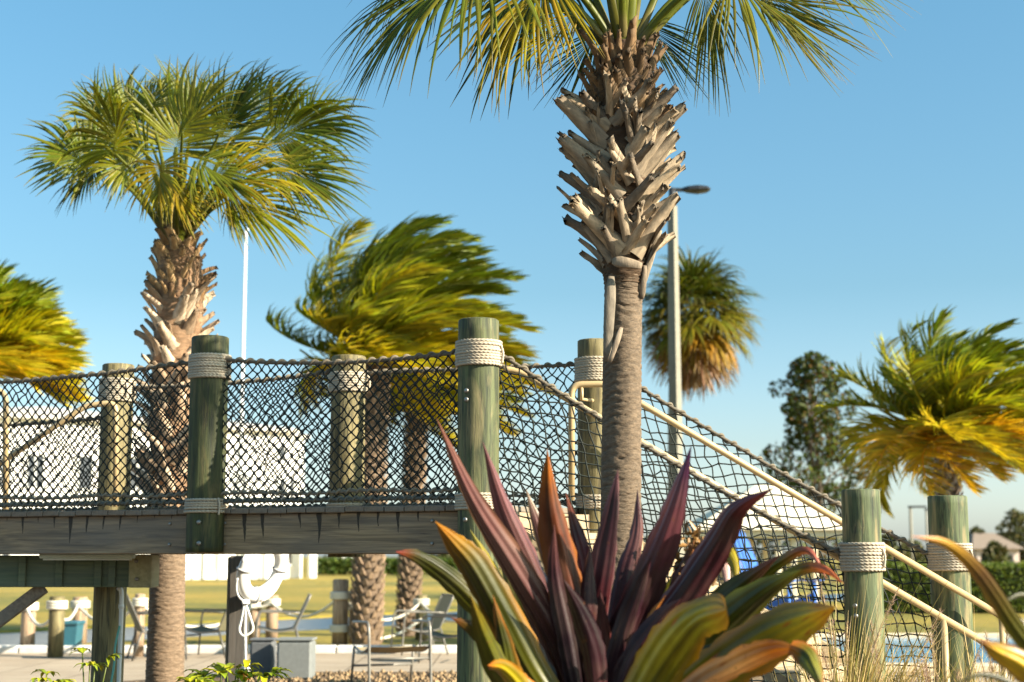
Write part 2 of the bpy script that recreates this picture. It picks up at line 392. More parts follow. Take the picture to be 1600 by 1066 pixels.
tag(kb.build('kerb', plain('kerb_white', (.62, .60, .56), .8, 0, .12, 10), smooth=False), 'whitish kerb at the patio edge', None, None, 'structure')
b = MB(); b.poly([[-5.2, 16.0, .004], [-.2, 16.0, .004], [-.2, 20.6, .004], [-3.2, 20.6, .004], [-5.2, 18.6, .004]]); b.poly([[-30, -30, .004], [45, -30, .004], [45, 15.2, .004], [-30, 15.2, .004]])  # second, larger bed lies out of view, added to cut ground bounce
tag(b.build('mulch_ground', M['mulch'], smooth=False), 'brown mulch bed, with a larger unseen bed added around the bridge to cut ground bounce', None, None, 'structure')
b = MB()     # loose pebbles on it
PP = np.stack([RNG.uniform(-5, -.3, 1800), RNG.uniform(16.1, 20.4, 1800), np.full(1800, .015)], 1)
PP = PP[~((PP[:, 0] < -3.4) & (PP[:, 1] > 18.4))]
b.balls(PP, RNG.uniform(.015, .045, len(PP)), np.repeat(np.array([.26, .17, .085])[None] * RNG.uniform(.35, 1.3, (len(PP), 1)), 6, 0))
tag(b.build('pebbles', colmat('pebble', .8, .2), smooth=False), 'brown and tan pebbles scattered on the mulch bed', 'pebbles', None, 'stuff')

# ------------------------------------------------------------------ footbridge
PA, PB = at(329, 527, 10.25), at(748, 500, 9.4)
PF, PE, PG = at(545, 557, 11.15), at(185, 570, 11.85), at(929, 532, 10.35)
PC, PD = at(1344, 765, 9.3), at(1480, 775, 10.25)
bd = nrm((PB - PA) * [1, 1, 0]); bn = np.array([-bd[1], bd[0], 0]); UP = np.array([0, 0, 1.])
if bn[1] < 0: bn = -bn
AX = np.array([bd, bn, UP])
ZD = at(329, 795, 10.33)[2]                       # deck top
dist = lambda P: float(np.dot((P - PA), bn))
WB = dist(PF)                                      # across the bridge
d0, d1 = .045, WB - .06                            # deck edges measured from the front post line
sB = float(np.dot(PB - PA, bd)); sG = float(np.dot(PG - PA, bd))
def bp(s, d, z): return PA * [1, 1, 0] + bd * s + bn * d + UP * z
bridge = empty('timber_footbridge', bp(0, WB / 2, 0), 'raised weathered timber footbridge deck on grey side beams', 'footbridge')
M['beam'] = timber('beam_grey', (.07, .05, .032), (.42, .30, .17), 0, True, .145, ZD - .04 - 0, .26)
def beam(name, s0, s1, d, z0, z1, th, mat, bev=.006):
    """beam along the bridge, object axes turned with it so the grain runs along"""
    m = MB(); m.box([(s0 + s1) / 2, 0, (z0 + z1) / 2], [s1 - s0, th, z1 - z0], bev=bev)
    o = bpy.data.objects.new(name, m.mesh(name, smooth=False)); COL.objects.link(o); o.data.materials.append(mat)
    o.parent = bridge; p = bp(0, d, 0) - BASE[bridge]; o.location = p; o.rotation_euler = (0, 0, math.atan2(bd[1], bd[0])); return o
TB = .038
for s0, s1 in ((-4.6, -2.02), (-2.0, -.02), (.0, sB + .02)):
    f = beam('side_beam', s0, s1, d0 + .035, ZD - TB - .262, ZD - TB - .002, .045, M['beam'])
    tag(f, 'grey weathered side beam streaked with black drips')
    for q in np.arange(s0 + .12, s1, 1.55):
        for zz in (.06, .2):
            m = MB(); m.lathe([(.011, -.003), (.011, .003), (.007, .006)], [0, 0, 0], 12)
            o = m.build('bolt', M['metal']); del BASE[o]; o.parent = f; o.rotation_euler = (PI / 2, 0, 0); o.location = (q, -.0275, ZD - TB - zz)
    beam('side_beam', s0, s1 if s1 < sB else sG, d1 - .035, ZD - TB - .262, ZD - TB - .002, .045, M['beam'])
for d in (.4, .8): beam('joist', -4.6, sB + (sG - sB) * d / WB - .03, d, ZD - TB - .24, ZD - TB - .002, .045, M['beam'])
bm_ = MB(); bm_.box([0, 0, 0], [.138, d1 - d0 + .05, TB], bev=.005); bme = bm_.mesh('deck_board', smooth=False); bme.materials.append(M['deck'])
s = -4.6
while s < sG - .1:
    me_ = bme; dc = (d0 + d1) / 2
    if s + .14 > sB:       # the landing is cut on the skew towards the far post
        da = d0 + (s + .14 - sB) / (sG - sB) * (d1 - d0); q_ = MB(); q_.box([0, 0, 0], [.138, d1 + .025 - da, TB], bev=.005); me_ = q_.mesh('deck_board', smooth=False); me_.materials.append(M['deck']); dc = (da + d1 + .025) / 2
    o = bpy.data.objects.new('deck_board', me_); COL.objects.link(o); o.parent = bridge
    o.location = bp(s + .07, dc + random.uniform(-.004, .004), ZD - TB / 2 + random.uniform(-.002, .002)) - BASE[bridge]
    o.rotation_euler = (0, 0, math.atan2(bd[1], bd[0]) + random.uniform(-.002, .002)); s += .145
# cross beam, braces and the lamp under the deck
zc1 = at(100, 867, 11.3)[2]; zc0 = at(100, 918, 11.3)[2]; xl, xr = at(-40, 900, 11.3)[0], at(196, 900, 11.3)[0]
zc1 = min(zc1, ZD - TB - .27)
m = MB(); m.box([(xl + xr) / 2, 11.42, (zc0 + zc1) / 2], [xr - xl + .2, .09, zc1 - zc0], bev=.006); m.build('cross_beam', M['green_beam'], bridge, False)
for px in (31, 89, 150, 172):
    m = MB(); x = at(px, 890, 11.3)[0]; m.box([x, 11.36, (zc0 + zc1) / 2], [.055, .028, zc1 - zc0 - .004], bev=.004); m.build('blocking', M['green_beam'], bridge, False)
m = MB(); xe0, xe1 = at(196, 890, 11.2)[0], at(232, 890, 11.2)[0]
m.box([(xe0 + xe1) / 2, 11.42, (zc0 + zc1) / 2 + .002], [xe1 - xe0, .25, zc1 - zc0 + .008], bev=.006); eb = m.build('beam_end', M['sunlit_beam'], bridge, False); tag(eb, 'block at the end of the cross beam, coloured pale as if sunlit')
for (px, py) in ((213, 877), (214, 905)):
    m = MB(); p = at(px, py, 11.29); m.tube([p + [0, .006, 0], p - [0, .008, 0]], .014, 10); m.build('bolt', M['metal'], eb)
m = MB(); a_, b_ = at(-30, 985, 11.5), at(60, 918, 11.5); dd = nrm(b_ - a_); m.box((a_ + b_) / 2 - [0, 0, .03], [np.linalg.norm(b_ - a_) + .1, .07, .09], np.array([dd, [0, 1, 0], np.cross(dd, [0, 1, 0])]), bev=.005)
m.build('brace', M['deck'], bridge, False)
lamp = empty('strip_light', at(136, 872, 11.05), 'long pale strip light fixed under the deck beside the green beam', 'light fixture')
m = MB(); a_, b_ = at(64, 869, 11.1), at(210, 869, 11.1); m.box((a_ + b_) / 2, [b_[0] - a_[0], .10, .036], bev=.008); m.build('housing', plain('fixture_pale', (.50, .58, .50), .5), lamp, False)
m = MB(); m.box((a_ + b_) / 2 - [0, 0, .024], [b_[0] - a_[0] - .05, .07, .012], bev=.003); m.build('diffuser', plain('diffuser', (.62, .66, .6), .3), lamp, False)
con = empty('conduit', at(187, 1060, 11.5), 'white conduit pipe with a teal wire running down the support post', 'pipe')
m = MB(); x = at(187, 990, 11.62)[0]; m.tube(bez([[at(183, 919, 11.62)[0], 11.66, at(183, 919, 11.62)[2]], [x, 11.64, at(187, 935, 11.6)[2]], [x, 11.64, 0.6], [x, 11.64, 0]], 20), .016, 10); m.build('pipe', M['white'], con)
m = MB(); m.tube([[x, 11.64, at(187, 945, 11.6)[2]], [x, 11.64, at(187, 951, 11.6)[2]]], .021, 10); m.build('coupling', M['white'], con)
m = MB(); q = [at(187, 978, 11.6), at(180, 1010, 11.6), at(178, 1040, 11.6), at(172, 1075, 11.6)]; m.tube(bez(q, 20), .008, 7); m.build('wire', plain('teal_wire', (.10, .38, .33), .5), con)

# ------------------------------------------------------------------ posts with rope bands
def ropeband(parent, c, rad, z0, z1, r=.0098, name='rope_band'):
    n = max(2, int(round((z1 - z0) / (2 * r * .93)))); m = MB()
    for i in range(n):
        z = z0 + (z1 - z0) * (i + .5) / n
        m.ring([c[0] + random.uniform(-.002, .002), c[1], z + random.uniform(-.0015, .0015)], rad + r * .85 + random.uniform(-.0015, .002), r, 10, 150, 2, 3, .27, .075, (.42, .36, .275), .0015)
    # the tucked end
    a = random.uniform(0, 1); e = np.array([c[0] + (rad + r * 2) * math.cos(a), c[1] - (rad + r * 2) * math.sin(abs(a)), (z0 + z1) / 2])
    m.tube(bez([e + [0, 0, .05], e + [.012, -.004, 0], e + [.006, 0, -.06]], 14), r * .8, 8, (.46, .40, .31), 3, .15, .06)
    return m.build(name, M['rope'], parent)
def post(P, rad, zbot, band, mat, label, lower=None, bolts=(), capc=None):
    r_ = empty('wooden_post', [P[0], P[1], zbot], label, 'post', 'round timber bridge posts')
    zt = P[2]; zs = np.linspace(zbot, zt - .008, 40)
    ph = random.random() * 6
    prof = [(rad * (1 + .012 * math.sin(z * 3 + ph)), z) for z in zs] + [(rad - .010, zt)]
    w = lambda z, th: 1 + .010 * np.sin(3 * th + z * 1.3 + ph) + .007 * np.sin(7 * th - z * 2 + ph) + .004 * np.sin(17 * th + ph)
    m = MB(); m.lathe(prof, [P[0], P[1], 0], 40, wob=w); m.build('shaft', mat, r_)
    ropeband(r_, P, rad, band[0], band[1])
    if lower: ropeband(r_, P, rad, lower[0], lower[1], .009)
    for bpt in bolts:
        m = MB(); p = np.array([bpt[0], P[1] - math.sqrt(max(1e-4, rad ** 2 - (bpt[0] - P[0]) ** 2)), bpt[2]])
        d = nrm((p - P) * [1, 1, 0]); m.tube([p - d * .004, p + d * .007, p + d * .011], [.015, .015, .009], 12); m.build('bolt', M['metal'], r_)
    return r_
zpx = lambda py, Y: at(800, py, Y)[2]
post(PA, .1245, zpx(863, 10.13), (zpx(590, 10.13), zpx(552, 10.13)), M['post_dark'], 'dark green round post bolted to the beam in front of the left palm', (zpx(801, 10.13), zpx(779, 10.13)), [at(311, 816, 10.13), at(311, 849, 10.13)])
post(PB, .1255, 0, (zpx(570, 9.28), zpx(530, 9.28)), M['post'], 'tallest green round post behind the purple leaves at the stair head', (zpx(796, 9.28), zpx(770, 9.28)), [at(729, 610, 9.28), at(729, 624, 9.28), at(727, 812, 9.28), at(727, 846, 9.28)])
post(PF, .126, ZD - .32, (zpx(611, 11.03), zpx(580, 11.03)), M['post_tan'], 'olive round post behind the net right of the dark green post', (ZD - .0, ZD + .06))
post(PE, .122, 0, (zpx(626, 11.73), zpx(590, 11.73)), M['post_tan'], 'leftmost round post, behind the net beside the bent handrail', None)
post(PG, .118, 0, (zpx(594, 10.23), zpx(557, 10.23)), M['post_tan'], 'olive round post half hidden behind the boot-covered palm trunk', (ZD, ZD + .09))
post(PC, .116, 0, (zpx(893, 9.18), zpx(848, 9.18)), M['post_pale'], 'green round post at the stair foot among the dry grass', None, [at(1338, 947, 9.18), at(1339, 963, 9.18)])
post(PD, .129, 0, (zpx(892, 10.13), zpx(849, 10.13)), M['post_pale'], 'rightmost green round post below the date palm', None)

# ------------------------------------------------------------------ stairs
stairs = empty('timber_stairs', [PB[0] + 2, (PB[1] + PD[1]) / 2, 0], 'pale timber stairs going down between the net sides to the right', 'stairs')
sd = nrm((PC - PB) * [1, 1, 0]); SN0 = bp(sB + .95, d0, 0); SN1 = bp(sB + .95, d1, 0)
near0 = PB * [1, 1, 0] + sd * .08 + np.array([.03, .12, 0]); wv = (PG - PB) * [1, 1, 0] * .86
RISE = .168; RUN = .29; nst = int(ZD / RISE)
M['riser'] = timber('riser_wood', (.30, .22, .12), (.46, .35, .21), 1)
for i in range(nst):
    z = ZD - RISE * (i + 1); p = near0 + sd * RUN * i
    m = MB(); m.prism([p + UP * (z - .04), p + sd * (RUN + .02) + UP * (z - .04), p + sd * (RUN + .02) + wv + UP * (z - .04), p + wv + UP * (z - .04)], [0, 0, .04]); m.build('tread', M['tread'], stairs, False)
    m = MB(); m.prism([p + UP * (z + .002), p + sd * .02 + UP * (z + .002), p + sd * .02 + wv + UP * (z + .002), p + wv + UP * (z + .002)], [0, 0, RISE - .045]); m.build('riser', M['riser'], stairs, False)
for off in (-.022, 1.0):
    q = near0 + (wv * off if off > .5 else nrm(wv) * off - nrm(wv) * .02) ; e = q + sd * RUN * nst
    m = MB(); m.prism([q + UP * (ZD - .05), q + UP * (ZD - .36), e + UP * 0, e + UP * .16], nrm(wv) * .04); m.build('stringer', M['riser'], stairs, False)

# ------------------------------------------------------------------ nets
def net(label, A, B, H, a, b_, sagtop=.03, bulge=.03, r=.0048, seed=0, knot=.0102, ropes=True, botrope=True, wrap=.085, col=(.009, .014, .011), colrope=(.13, .108, .08)):
    """A, B: bottom ends of the panel; H height(s); a, b_: lattice steps (along, up)"""
    rg = np.random.default_rng(seed); A = np.asarray(A, float); B = np.asarray(B, float)
    Lh = np.linalg.norm((B - A)[:2]); dirh = nrm((B - A) * [1, 1, 0]); slope = (B[2] - A[2]) / Lh; nrm_ = np.array([dirh[1], -dirh[0], 0])
    Hf = (lambda s: H[0] + (H[1] - H[0]) * s / Lh) if isinstance(H, tuple) else (lambda s: H + 0 * s)
    hn = max(H) if isinstance(H, tuple) else H
    det = abs(a[0] * b_[1] - a[1] * b_[0]); K = int(2.2 * max(Lh, hn) / min(np.linalg.norm(a), np.linalg.norm(b_))) + 4
    I, J = np.meshgrid(np.arange(-K, K + 1), np.arange(-K, K + 1), indexing='ij')
    S = I * a[0] + J * b_[0] + Lh * .5 + .013; Z = I * a[1] + J * b_[1] + hn * .5
    jit = np.minimum(abs(a[0]) + abs(b_[0]), abs(a[1]) + abs(b_[1])) * .075
    S = S + rg.normal(0, jit, S.shape); Z = Z + rg.normal(0, jit, Z.shape)
    Z = Z + .022 * np.sin(S * 3.1 + seed) + .010 * np.sin(S * 8.3 + seed * 3 + Z * 4) ; S = S + .014 * np.sin(Z * 5 + seed * 2)
    def world(s, h):
        t = np.clip(s / Lh, 0, 1); hh = h / Hf(s)
        z = A[2] + slope * s + h - sagtop * 4 * t * (1 - t) * hh
        bl = bulge * np.sin(PI * np.clip(hh, 0, 1)) * np.sin(PI * t) + .008 * np.sin(s * 9 + h * 4 + seed)
        return A[None] * [1, 1, 0] + dirh[None] * s[:, None] + nrm_[None] * bl[:, None] + UP[None] * z[:, None]
    inside = (S > 0) & (S < Lh) & (Z > 0) & (Z < Hf(S))
    E0s, E0z, E1s, E1z = [], [], [], []
    for (di, dj) in ((1, 0), (0, 1)):
        s0 = S[:S.shape[0] - di, :S.shape[1] - dj]; z0 = Z[:S.shape[0] - di, :S.shape[1] - dj]; s1 = S[di:, dj:]; z1 = Z[di:, dj:]
        i0 = inside[:S.shape[0] - di, :S.shape[1] - dj]; i1 = inside[di:, dj:]
        ok = i0 | i1
        s0, z0, s1, z1 = s0[ok], z0[ok], s1[ok], z1[ok]
        c = lambda v: np.clip(v, 0, Lh)
        E0s.append(c(s0)); E1s.append(c(s1)); E0z.append(np.clip(z0, 0, Hf(c(s0)))); E1z.append(np.clip(z1, 0, Hf(c(s1))))
    e0s, e0z, e1s, e1z = map(np.concatenate, (E0s, E0z, E1s, E1z))
    o = empty('rope_net', (A + B) / 2 * [1, 1, 0] + UP * min(A[2], B[2]), label, 'net', 'rope nets along the footbridge')
    m = MB(); P0, P1 = world(e0s, e0z), world(e1s, e1z); Pm = world((e0s + e1s) / 2, (e0z + e1z) / 2) + rg.normal(0, .0022, (len(P0), 3))
    ok = np.linalg.norm(P1 - P0, axis=1) > .006
    cv = np.array(col)[None] * rg.uniform(.6, 1.6, (ok.sum(), 1))
    m.prisms(P0[ok], Pm[ok], r, 5, np.repeat(cv, 10, 0)); m.prisms(Pm[ok], P1[ok], r, 5, np.repeat(cv, 10, 0))
    kp = world(S[inside], Z[inside]); m.balls(kp, knot * rg.uniform(.8, 1.25, len(kp)), np.array(col) * 1.1)
    tag(m.build('mesh', M['net'], o), 'dark green knotted net cords', kind='stuff')
    def rope(hfun, name, r1, r2, colr, wrapp, nn=1, only=False):
        s = np.linspace(0, Lh, int(Lh / .006)); P = world(s, hfun(s)); mm = MB()
        mm.tube(P, r1, 10, colr, 3, .16, .055)
        if not only:
            ph = 2 * PI * s / wrapp + seed; t = nrm(np.gradient(P, axis=0)); s1 = np.cross(t, UP); s1 = nrm(s1); s2 = np.cross(s1, t)
            mm.tube(P + (s1 * np.cos(ph)[:, None] + s2 * np.sin(ph)[:, None]) * (r1 + r2 * .75), r2 * (1 + .25 * np.sin(ph / 1)), 8, np.array(colr) * [1.25, 1.25, 1.2])
        mm.build(name, M['rope'], o)
    if ropes: rope(lambda s: Hf(s), 'top_rope', .0115, .0075, colrope, wrap)
    if botrope:
        rope(lambda s: 0 * s + .012, 'bottom_rope', .011, .007, (.10, .10, .085), .06)
        rope(lambda s: 0 * s + .062 + .006 * np.sin(s * 7), 'bottom_rope', .009, .007, (.17, .15, .115), .075)
    return o
dia = ((.0365, .0385), (.0365, -.0385))
zn = ZD + .03
HN = zpx(562, 10.2) - zn
S1 = bp(-2.0, .0, zn); SA = bp(-.115, -.0, zn); SA2 = bp(.115, 0, zn); SB1 = bp(sB - .115, 0, zn); HB = zpx(546, 9.35) - zn
net('dark rope net on the near side, left of the dark green post', S1, SA, (HN - .06, HN), *dia, sagtop=.02, seed=3)
net('dark rope net between the dark green post and the tallest post', SA2, SB1, (HN, HB), *dia, sagtop=.045, seed=5)
fE = PE * [1, 1, 0]; fF = PF * [1, 1, 0]; fG = PG * [1, 1, 0]
HBk = zpx(596, 11.4) - zn
net('far side rope net at the left frame edge', fE - nrm(fF - fE) * 2.0 + UP * zn, fE - nrm(fF - fE) * .11 + UP * zn, .72, (.038, .040), (.038, -.040), .03, seed=11, colrope=(.13, .11, .08))
net('far side rope net between the leftmost post and the middle olive post', fE + nrm(fF - fE) * .11 + UP * zn, fF - nrm(fF - fE) * .12 + UP * zn, (HBk, HBk + .05), (.038, .040), (.038, -.040), .03, seed=12)
net('far side rope net between the middle olive post and the palm trunk', fF + nrm(fG - fF) * .12 + UP * zn, fG - nrm(fG - fF) * .11 + UP * zn, (zpx(583, 11.1) - zn, zpx(570, 10.4) - zn), (.038, .040), (.038, -.040), .0, seed=13)
sqr = ((.016, -.060), (.071, .040))
tC = PB * [1, 1, 0] + sd * .12; eC = PC * [1, 1, 0] - sd * .11
ztB, ztC = zpx(549, 9.35), zpx(868, 9.25)
net('near side rope net sloping down from the tallest post to the stair foot', tC + UP * (ztB - 1.0), eC + UP * (ztC - 1.15), (1.0, 1.15), *sqr, sagtop=.045, bulge=.07, seed=21, botrope=False)
sd2 = nrm((PD - PG) * [1, 1, 0]); tG = PG * [1, 1, 0] + sd2 * .1; eD = PD * [1, 1, 0] - sd2 * .12
ztG, ztD = zpx(574, 10.3), zpx(868, 10.2)
net('far side rope net sloping down beside the upper handrail', tG + UP * (ztG - .98), eD + UP * (ztD - .98), .98, *sqr, sagtop=.03, bulge=.05, seed=22, botrope=False)

# ------------------------------------------------------------------ handrails
def handrail(label, parts):
    o = empty('handrail', np.array([parts[0][1][0][0], parts[0][1][0][1], 0]), label, 'handrail', 'tan pipe handrails')
    for nm, pts, rr, smooth in parts:
        m = MB(); P = np.asarray(pts, float)
        if smooth:   # rounded bends
            Q = [P[0]]
            for i in range(1, len(P) - 1):
                u0 = nrm(P[i - 1] - P[i]); u1 = nrm(P[i + 1] - P[i]); k_ = .07
                for t in np.linspace(0, 1, 8): Q.append((1 - t) ** 2 * (P[i] + u0 * k_) + 2 * t * (1 - t) * P[i] + t * t * (P[i + 1] * 0 + P[i] + u1 * k_))
            Q.append(P[-1]); P = np.array(Q)
        m.tube(P, rr, 14); m.build(nm, M['rail'], o)
    return o
YN = 9.62
n0, n1, n2 = at(786, 577, YN), at(812, 580, YN), at(1600, 1040, YN - .35)
handrail('lower tan pipe handrail just under the near net rope', [('rail', [n0, n1, n2], .0215, True), ('upright', [at(1475, 967, YN - .30), at(1475, 967, YN - .30) * [1, 1, 0]], .0195, False)])
YF = 10.05
f0, f1, f2, f3 = at(893, 782, YF), at(893, 601, YF), at(950, 600, YF), at(1600, 984, YF)
handrail('upper tan pipe handrail with a rounded top end behind the palm trunk', [('rail', [f0, f1, f2, f3], .0215, True), ('bracket', [at(909, 603, YF), at(909, 624, YF), at(926, 626, YF + .1)], .012, False), ('upright', [at(1565, 963, YF), at(1565, 963, YF) * [1, 1, 0]], .0195, False)])
YL = 11.45
handrail('bent tan handrail sloping down to the left behind the net', [('rail', [at(181, 792, YL), at(181, 629, YL), at(134, 634, YL), at(-20, 738, YL)], .0215, True)])
handrail('upright tan pipe at the left frame edge', [('upright', [at(9, 796, 11.2), at(9, 613, 11.2), at(-40, 600, 11.2)], .021, True)])

# ------------------------------------------------------------------ palms
WIND = np.array([1., 0.15, 0])
def fan_blade(m, H, D, N, L, spread, nseg, droop, wind, colr, rg, width=1.0, inner=.34, limp=.5):
    """costapalmate blade: folded segments fused near the hastula, free and limp at the tips"""
    D = nrm(D); N = nrm(N - D * np.dot(N, D)); T = np.cross(N, D); S = R(spread); dth = 2 * S / nseg
    swirl = rg.normal(0, .30, 3) * [1, 1, 1.2]
    k = 9; t = np.linspace(0, 1, k)
    costa = .26 * L
    for i in range(nseg):
        th = -S + dth * (i + .5) + rg.normal(0, dth * .12); w_ = 1 - abs(th) / S
        o = H + (D * costa * w_ - N * costa * .35 * w_ ** 2)
        d = math.cos(th) * D + math.sin(th) * T + N * (.22 * abs(math.sin(th)) + rg.normal(0, .03))
        d = nrm(d); l = L * (1 - .26 * (abs(th) / S) ** 2) * rg.uniform(.74, 1.1) - costa * w_ * .6
        dr = droop * rg.uniform(.6, 1.5); lp = limp * rg.uniform(.3, 1.6); wv_ = wind * rg.uniform(.6, 1.3); sw = rg.normal(0, .13, 3) + swirl
        P = [o]; p = o.copy(); ds = l / (k - 1)
        for q in range(1, k):
            u = t[q]; g = dr * u * 1.1 + (lp * 3.2 * (u - .6) if u > .6 else 0)
            dd = nrm(d + np.array([0, 0, -1.]) * g + WIND * wv_ * u * u * 1.6 + sw * u)
            p = p + dd * ds; P.append(p)
        P = np.array(P); w0 = 2 * math.tan(dth / 2) * (inner * l + costa * .3) * 1.12 * width
        w = np.where(t < inner, np.maximum(.12, t / inner) * w0, w0 * (1 - (t - inner) / (1 - inner)) ** .8); w[-1] = .0012; w = np.maximum(w, .0012)
        c = np.array(colr) * rg.uniform(.7, 1.35) * np.array([rg.uniform(.85, 1.25), 1, rg.uniform(.7, 1.2)])
        tip = np.clip((t - .82) / .18, 0, 1)[:, None] * rg.uniform(0, 1)
        m.strip(P, w, np.cross(N, d), .30 * (1 if i % 2 else 1), c[None] * (1 - tip) + np.array([.26, .18, .07]) * tip)
def petiole(m, A, H, up, r0, r1, col, sag=.12):
    mid = (A + H) / 2 + np.array([0, 0, 1]) * np.linalg.norm(H - A) * sag
    P = bez([A, mid, H], 14); t = np.linspace(0, 1, 14)
    c = np.array(col)[None] * np.ones((14, 1)); c[:3] = c[:3] * .5 + np.array([.30, .21, .10]) * .5
    m.tube(P, r0 + (r1 - r0) * t ** .6, 8, c, flat=(1, .5), up=(0, -1, .3))
def sabal_frond(root, crown, H, ang, yd, L, spread, Yt, rg, nseg=44, droop=.25, wind=.2, col=(.115, .135, .022), face=(0, -1, .35), limp=.5, r0=.03, inner=.34, wid=1.0):
    """one leaf: petiole and blade joined, hung on the palm as the part 'frond'"""
    D = np.array([math.cos(R(ang)), yd, math.sin(R(ang))]); m = MB()
    off = nrm((H - crown) * [1, 1, .25]) * .05
    petiole(m, crown + off, H, UP, r0, .011, np.array([.12, .135, .012]))
    fan_blade(m, H, D, np.array(face, float), L, spread, nseg, droop, wind, col, rg, wid, inner, limp)
    return m.build('frond', M['leaf'], root)
def boot_mesh(rg, L, w, thick, curve, col, split=True):
    """petiole stub in local axes: x outward, y sideways, z up"""
    n = 8; t = np.linspace(0, 1, n); P = np.stack([curve * L * t ** 1.7, 0 * t, L * t], 1)
    m = MB(); W = w * (1 - .62 * t ** .7) * rg.uniform(.9, 1.1); th = thick * (1 - .45 * t)
    V = []
    for i in range(n):
        tt = nrm(P[min(i + 1, n - 1)] - P[max(i - 1, 0)]); ou = np.array([tt[2], 0, -tt[0]])
        for a in np.linspace(-1, 1, 6): V.append(P[i] + np.array([0, 1, 0]) * a * W[i] / 2 + ou * th[i] * (.55 * (1 - a * a) + .10) - ou * W[i] * .16 * a * a)
        for a in np.linspace(1, -1, 6): V.append(P[i] + np.array([0, 1, 0]) * a * W[i] / 2 * .96 + ou * th[i] * (-.30 * (1 - a * a) - .05) - ou * W[i] * .16 * a * a)
    V = np.array(V); q = 12
    V += rg.normal(0, .0016, V.shape); V[-q:] += rg.normal(0, .006, (q, 3)) * [1, 1, 1.6]
    i = np.arange(n - 1)[:, None] * q; j = np.arange(q)[None]; jn = (j + 1) % q
    Q = np.stack([i + j, i + jn, i + q + jn, i + q + j], -1).reshape(-1, 4)
    T = [[(n - 1) * q + a for a in (0, x, x + 1)] for x in range(1, q - 1)]
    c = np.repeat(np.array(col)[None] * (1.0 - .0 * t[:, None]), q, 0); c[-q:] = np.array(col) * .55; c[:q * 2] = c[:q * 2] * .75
    m.add(V, Q, T, c=c); return m.mesh('boot', smooth=True)
def place_boot(root, me, P, out, lean, tilt, scale=1.0):
    o = bpy.data.objects.new('boot', me); COL.objects.link(o); o.parent = root
    out = nrm(out); tan = np.cross(UP, out); z = nrm(UP * math.cos(lean) + tan * math.sin(lean) + out * tilt); x = nrm(out - z * np.dot(out, z)); y = np.cross(z, x)
    from mathutils import Matrix
    p = P - BASE[root]
    mt = Matrix(((x[0] * scale, y[0] * scale, z[0] * scale, p[0]), (x[1] * scale, y[1] * scale, z[1] * scale, p[1]), (x[2] * scale, y[2] * scale, z[2] * scale, p[2]), (0, 0, 0, 1)))
    o.matrix_local = mt; return o
def trunk(root, pts, radii, n=36, rings=220, rough=.03, ringp=.055, col=(.25, .19, .13), seed=0, name='trunk', mat='bark', deep=.04):
    P = bez(pts, rings); r = np.interp(np.linspace(0, 1, rings), np.linspace(0, 1, len(radii)), radii)
    rg = np.random.default_rng(seed); m = MB(); z = P[:, 2]; th = np.arange(n) / n * 2 * PI
    jp = np.cumsum(rg.normal(0, .10, rings)); amp = rg.uniform(.2, 1.3, (rings // 5 + 2, n // 4 + 1)).repeat(5, 0)[:rings].repeat(4, 1)[:, :n]
    ph = z[:, None] / ringp + jp[:, None] + .35 * np.sin(th[None] * 2 + z[:, None] * 3) + .25 * np.sin(th[None] * 5 + seed)
    rr = r[:, None] * (1 - deep * amp * np.maximum(0, np.sin(ph * 2 * PI)) ** 6 + rough * (rg.random((rings, n)) - .5) + .02 * np.sin(3 * th[None] + z[:, None] * 2))
    V = np.stack([P[:, None, 0] + rr * np.cos(th), P[:, None, 1] + rr * np.sin(th), np.tile(z[:, None], (1, n))], -1).reshape(-1, 3)
    i = np.arange(rings - 1)[:, None] * n; j = np.arange(n)[None]; jn = (j + 1) % n
    Q = np.stack([i + j, i + jn, i + n + jn, i + n + j], -1).reshape(-1, 4)
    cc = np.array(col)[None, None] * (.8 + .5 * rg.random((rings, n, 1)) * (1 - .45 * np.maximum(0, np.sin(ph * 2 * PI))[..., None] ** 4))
    m.add(V, Q, c=cc.reshape(-1, 3)); return m.build(name, M[mat], root)

# --- the boot-covered sabal palm in front of the stairs
rg = np.random.default_rng(41); YM = 8.5; mp_ = mpp(YM)
mb = at(971, 870, YM) * [1, 1, 0]
palm = empty('sabal_palm', mb, 'tall palm with long criss-cross grey leaf stubs rising behind the purple plant', 'palm tree')
tp = lambda py, px: at(px, py, YM)
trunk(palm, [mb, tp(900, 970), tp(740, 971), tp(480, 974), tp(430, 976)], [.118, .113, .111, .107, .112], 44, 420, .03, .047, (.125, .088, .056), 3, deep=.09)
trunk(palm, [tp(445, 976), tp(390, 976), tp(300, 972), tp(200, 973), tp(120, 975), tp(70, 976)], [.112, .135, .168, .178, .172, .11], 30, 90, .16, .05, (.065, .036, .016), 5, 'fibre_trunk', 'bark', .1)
BC = [(.28, .215, .145), (.37, .285, .19), (.16, .122, .084), (.42, .315, .20)]
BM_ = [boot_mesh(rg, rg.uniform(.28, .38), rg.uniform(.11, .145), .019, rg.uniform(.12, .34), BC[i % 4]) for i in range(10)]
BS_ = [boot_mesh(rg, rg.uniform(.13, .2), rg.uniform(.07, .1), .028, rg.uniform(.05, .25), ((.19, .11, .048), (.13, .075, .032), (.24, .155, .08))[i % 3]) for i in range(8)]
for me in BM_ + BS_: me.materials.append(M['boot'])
k = 0; golden = PI * (3 - math.sqrt(5))
ys = np.linspace(432, 205, 70)
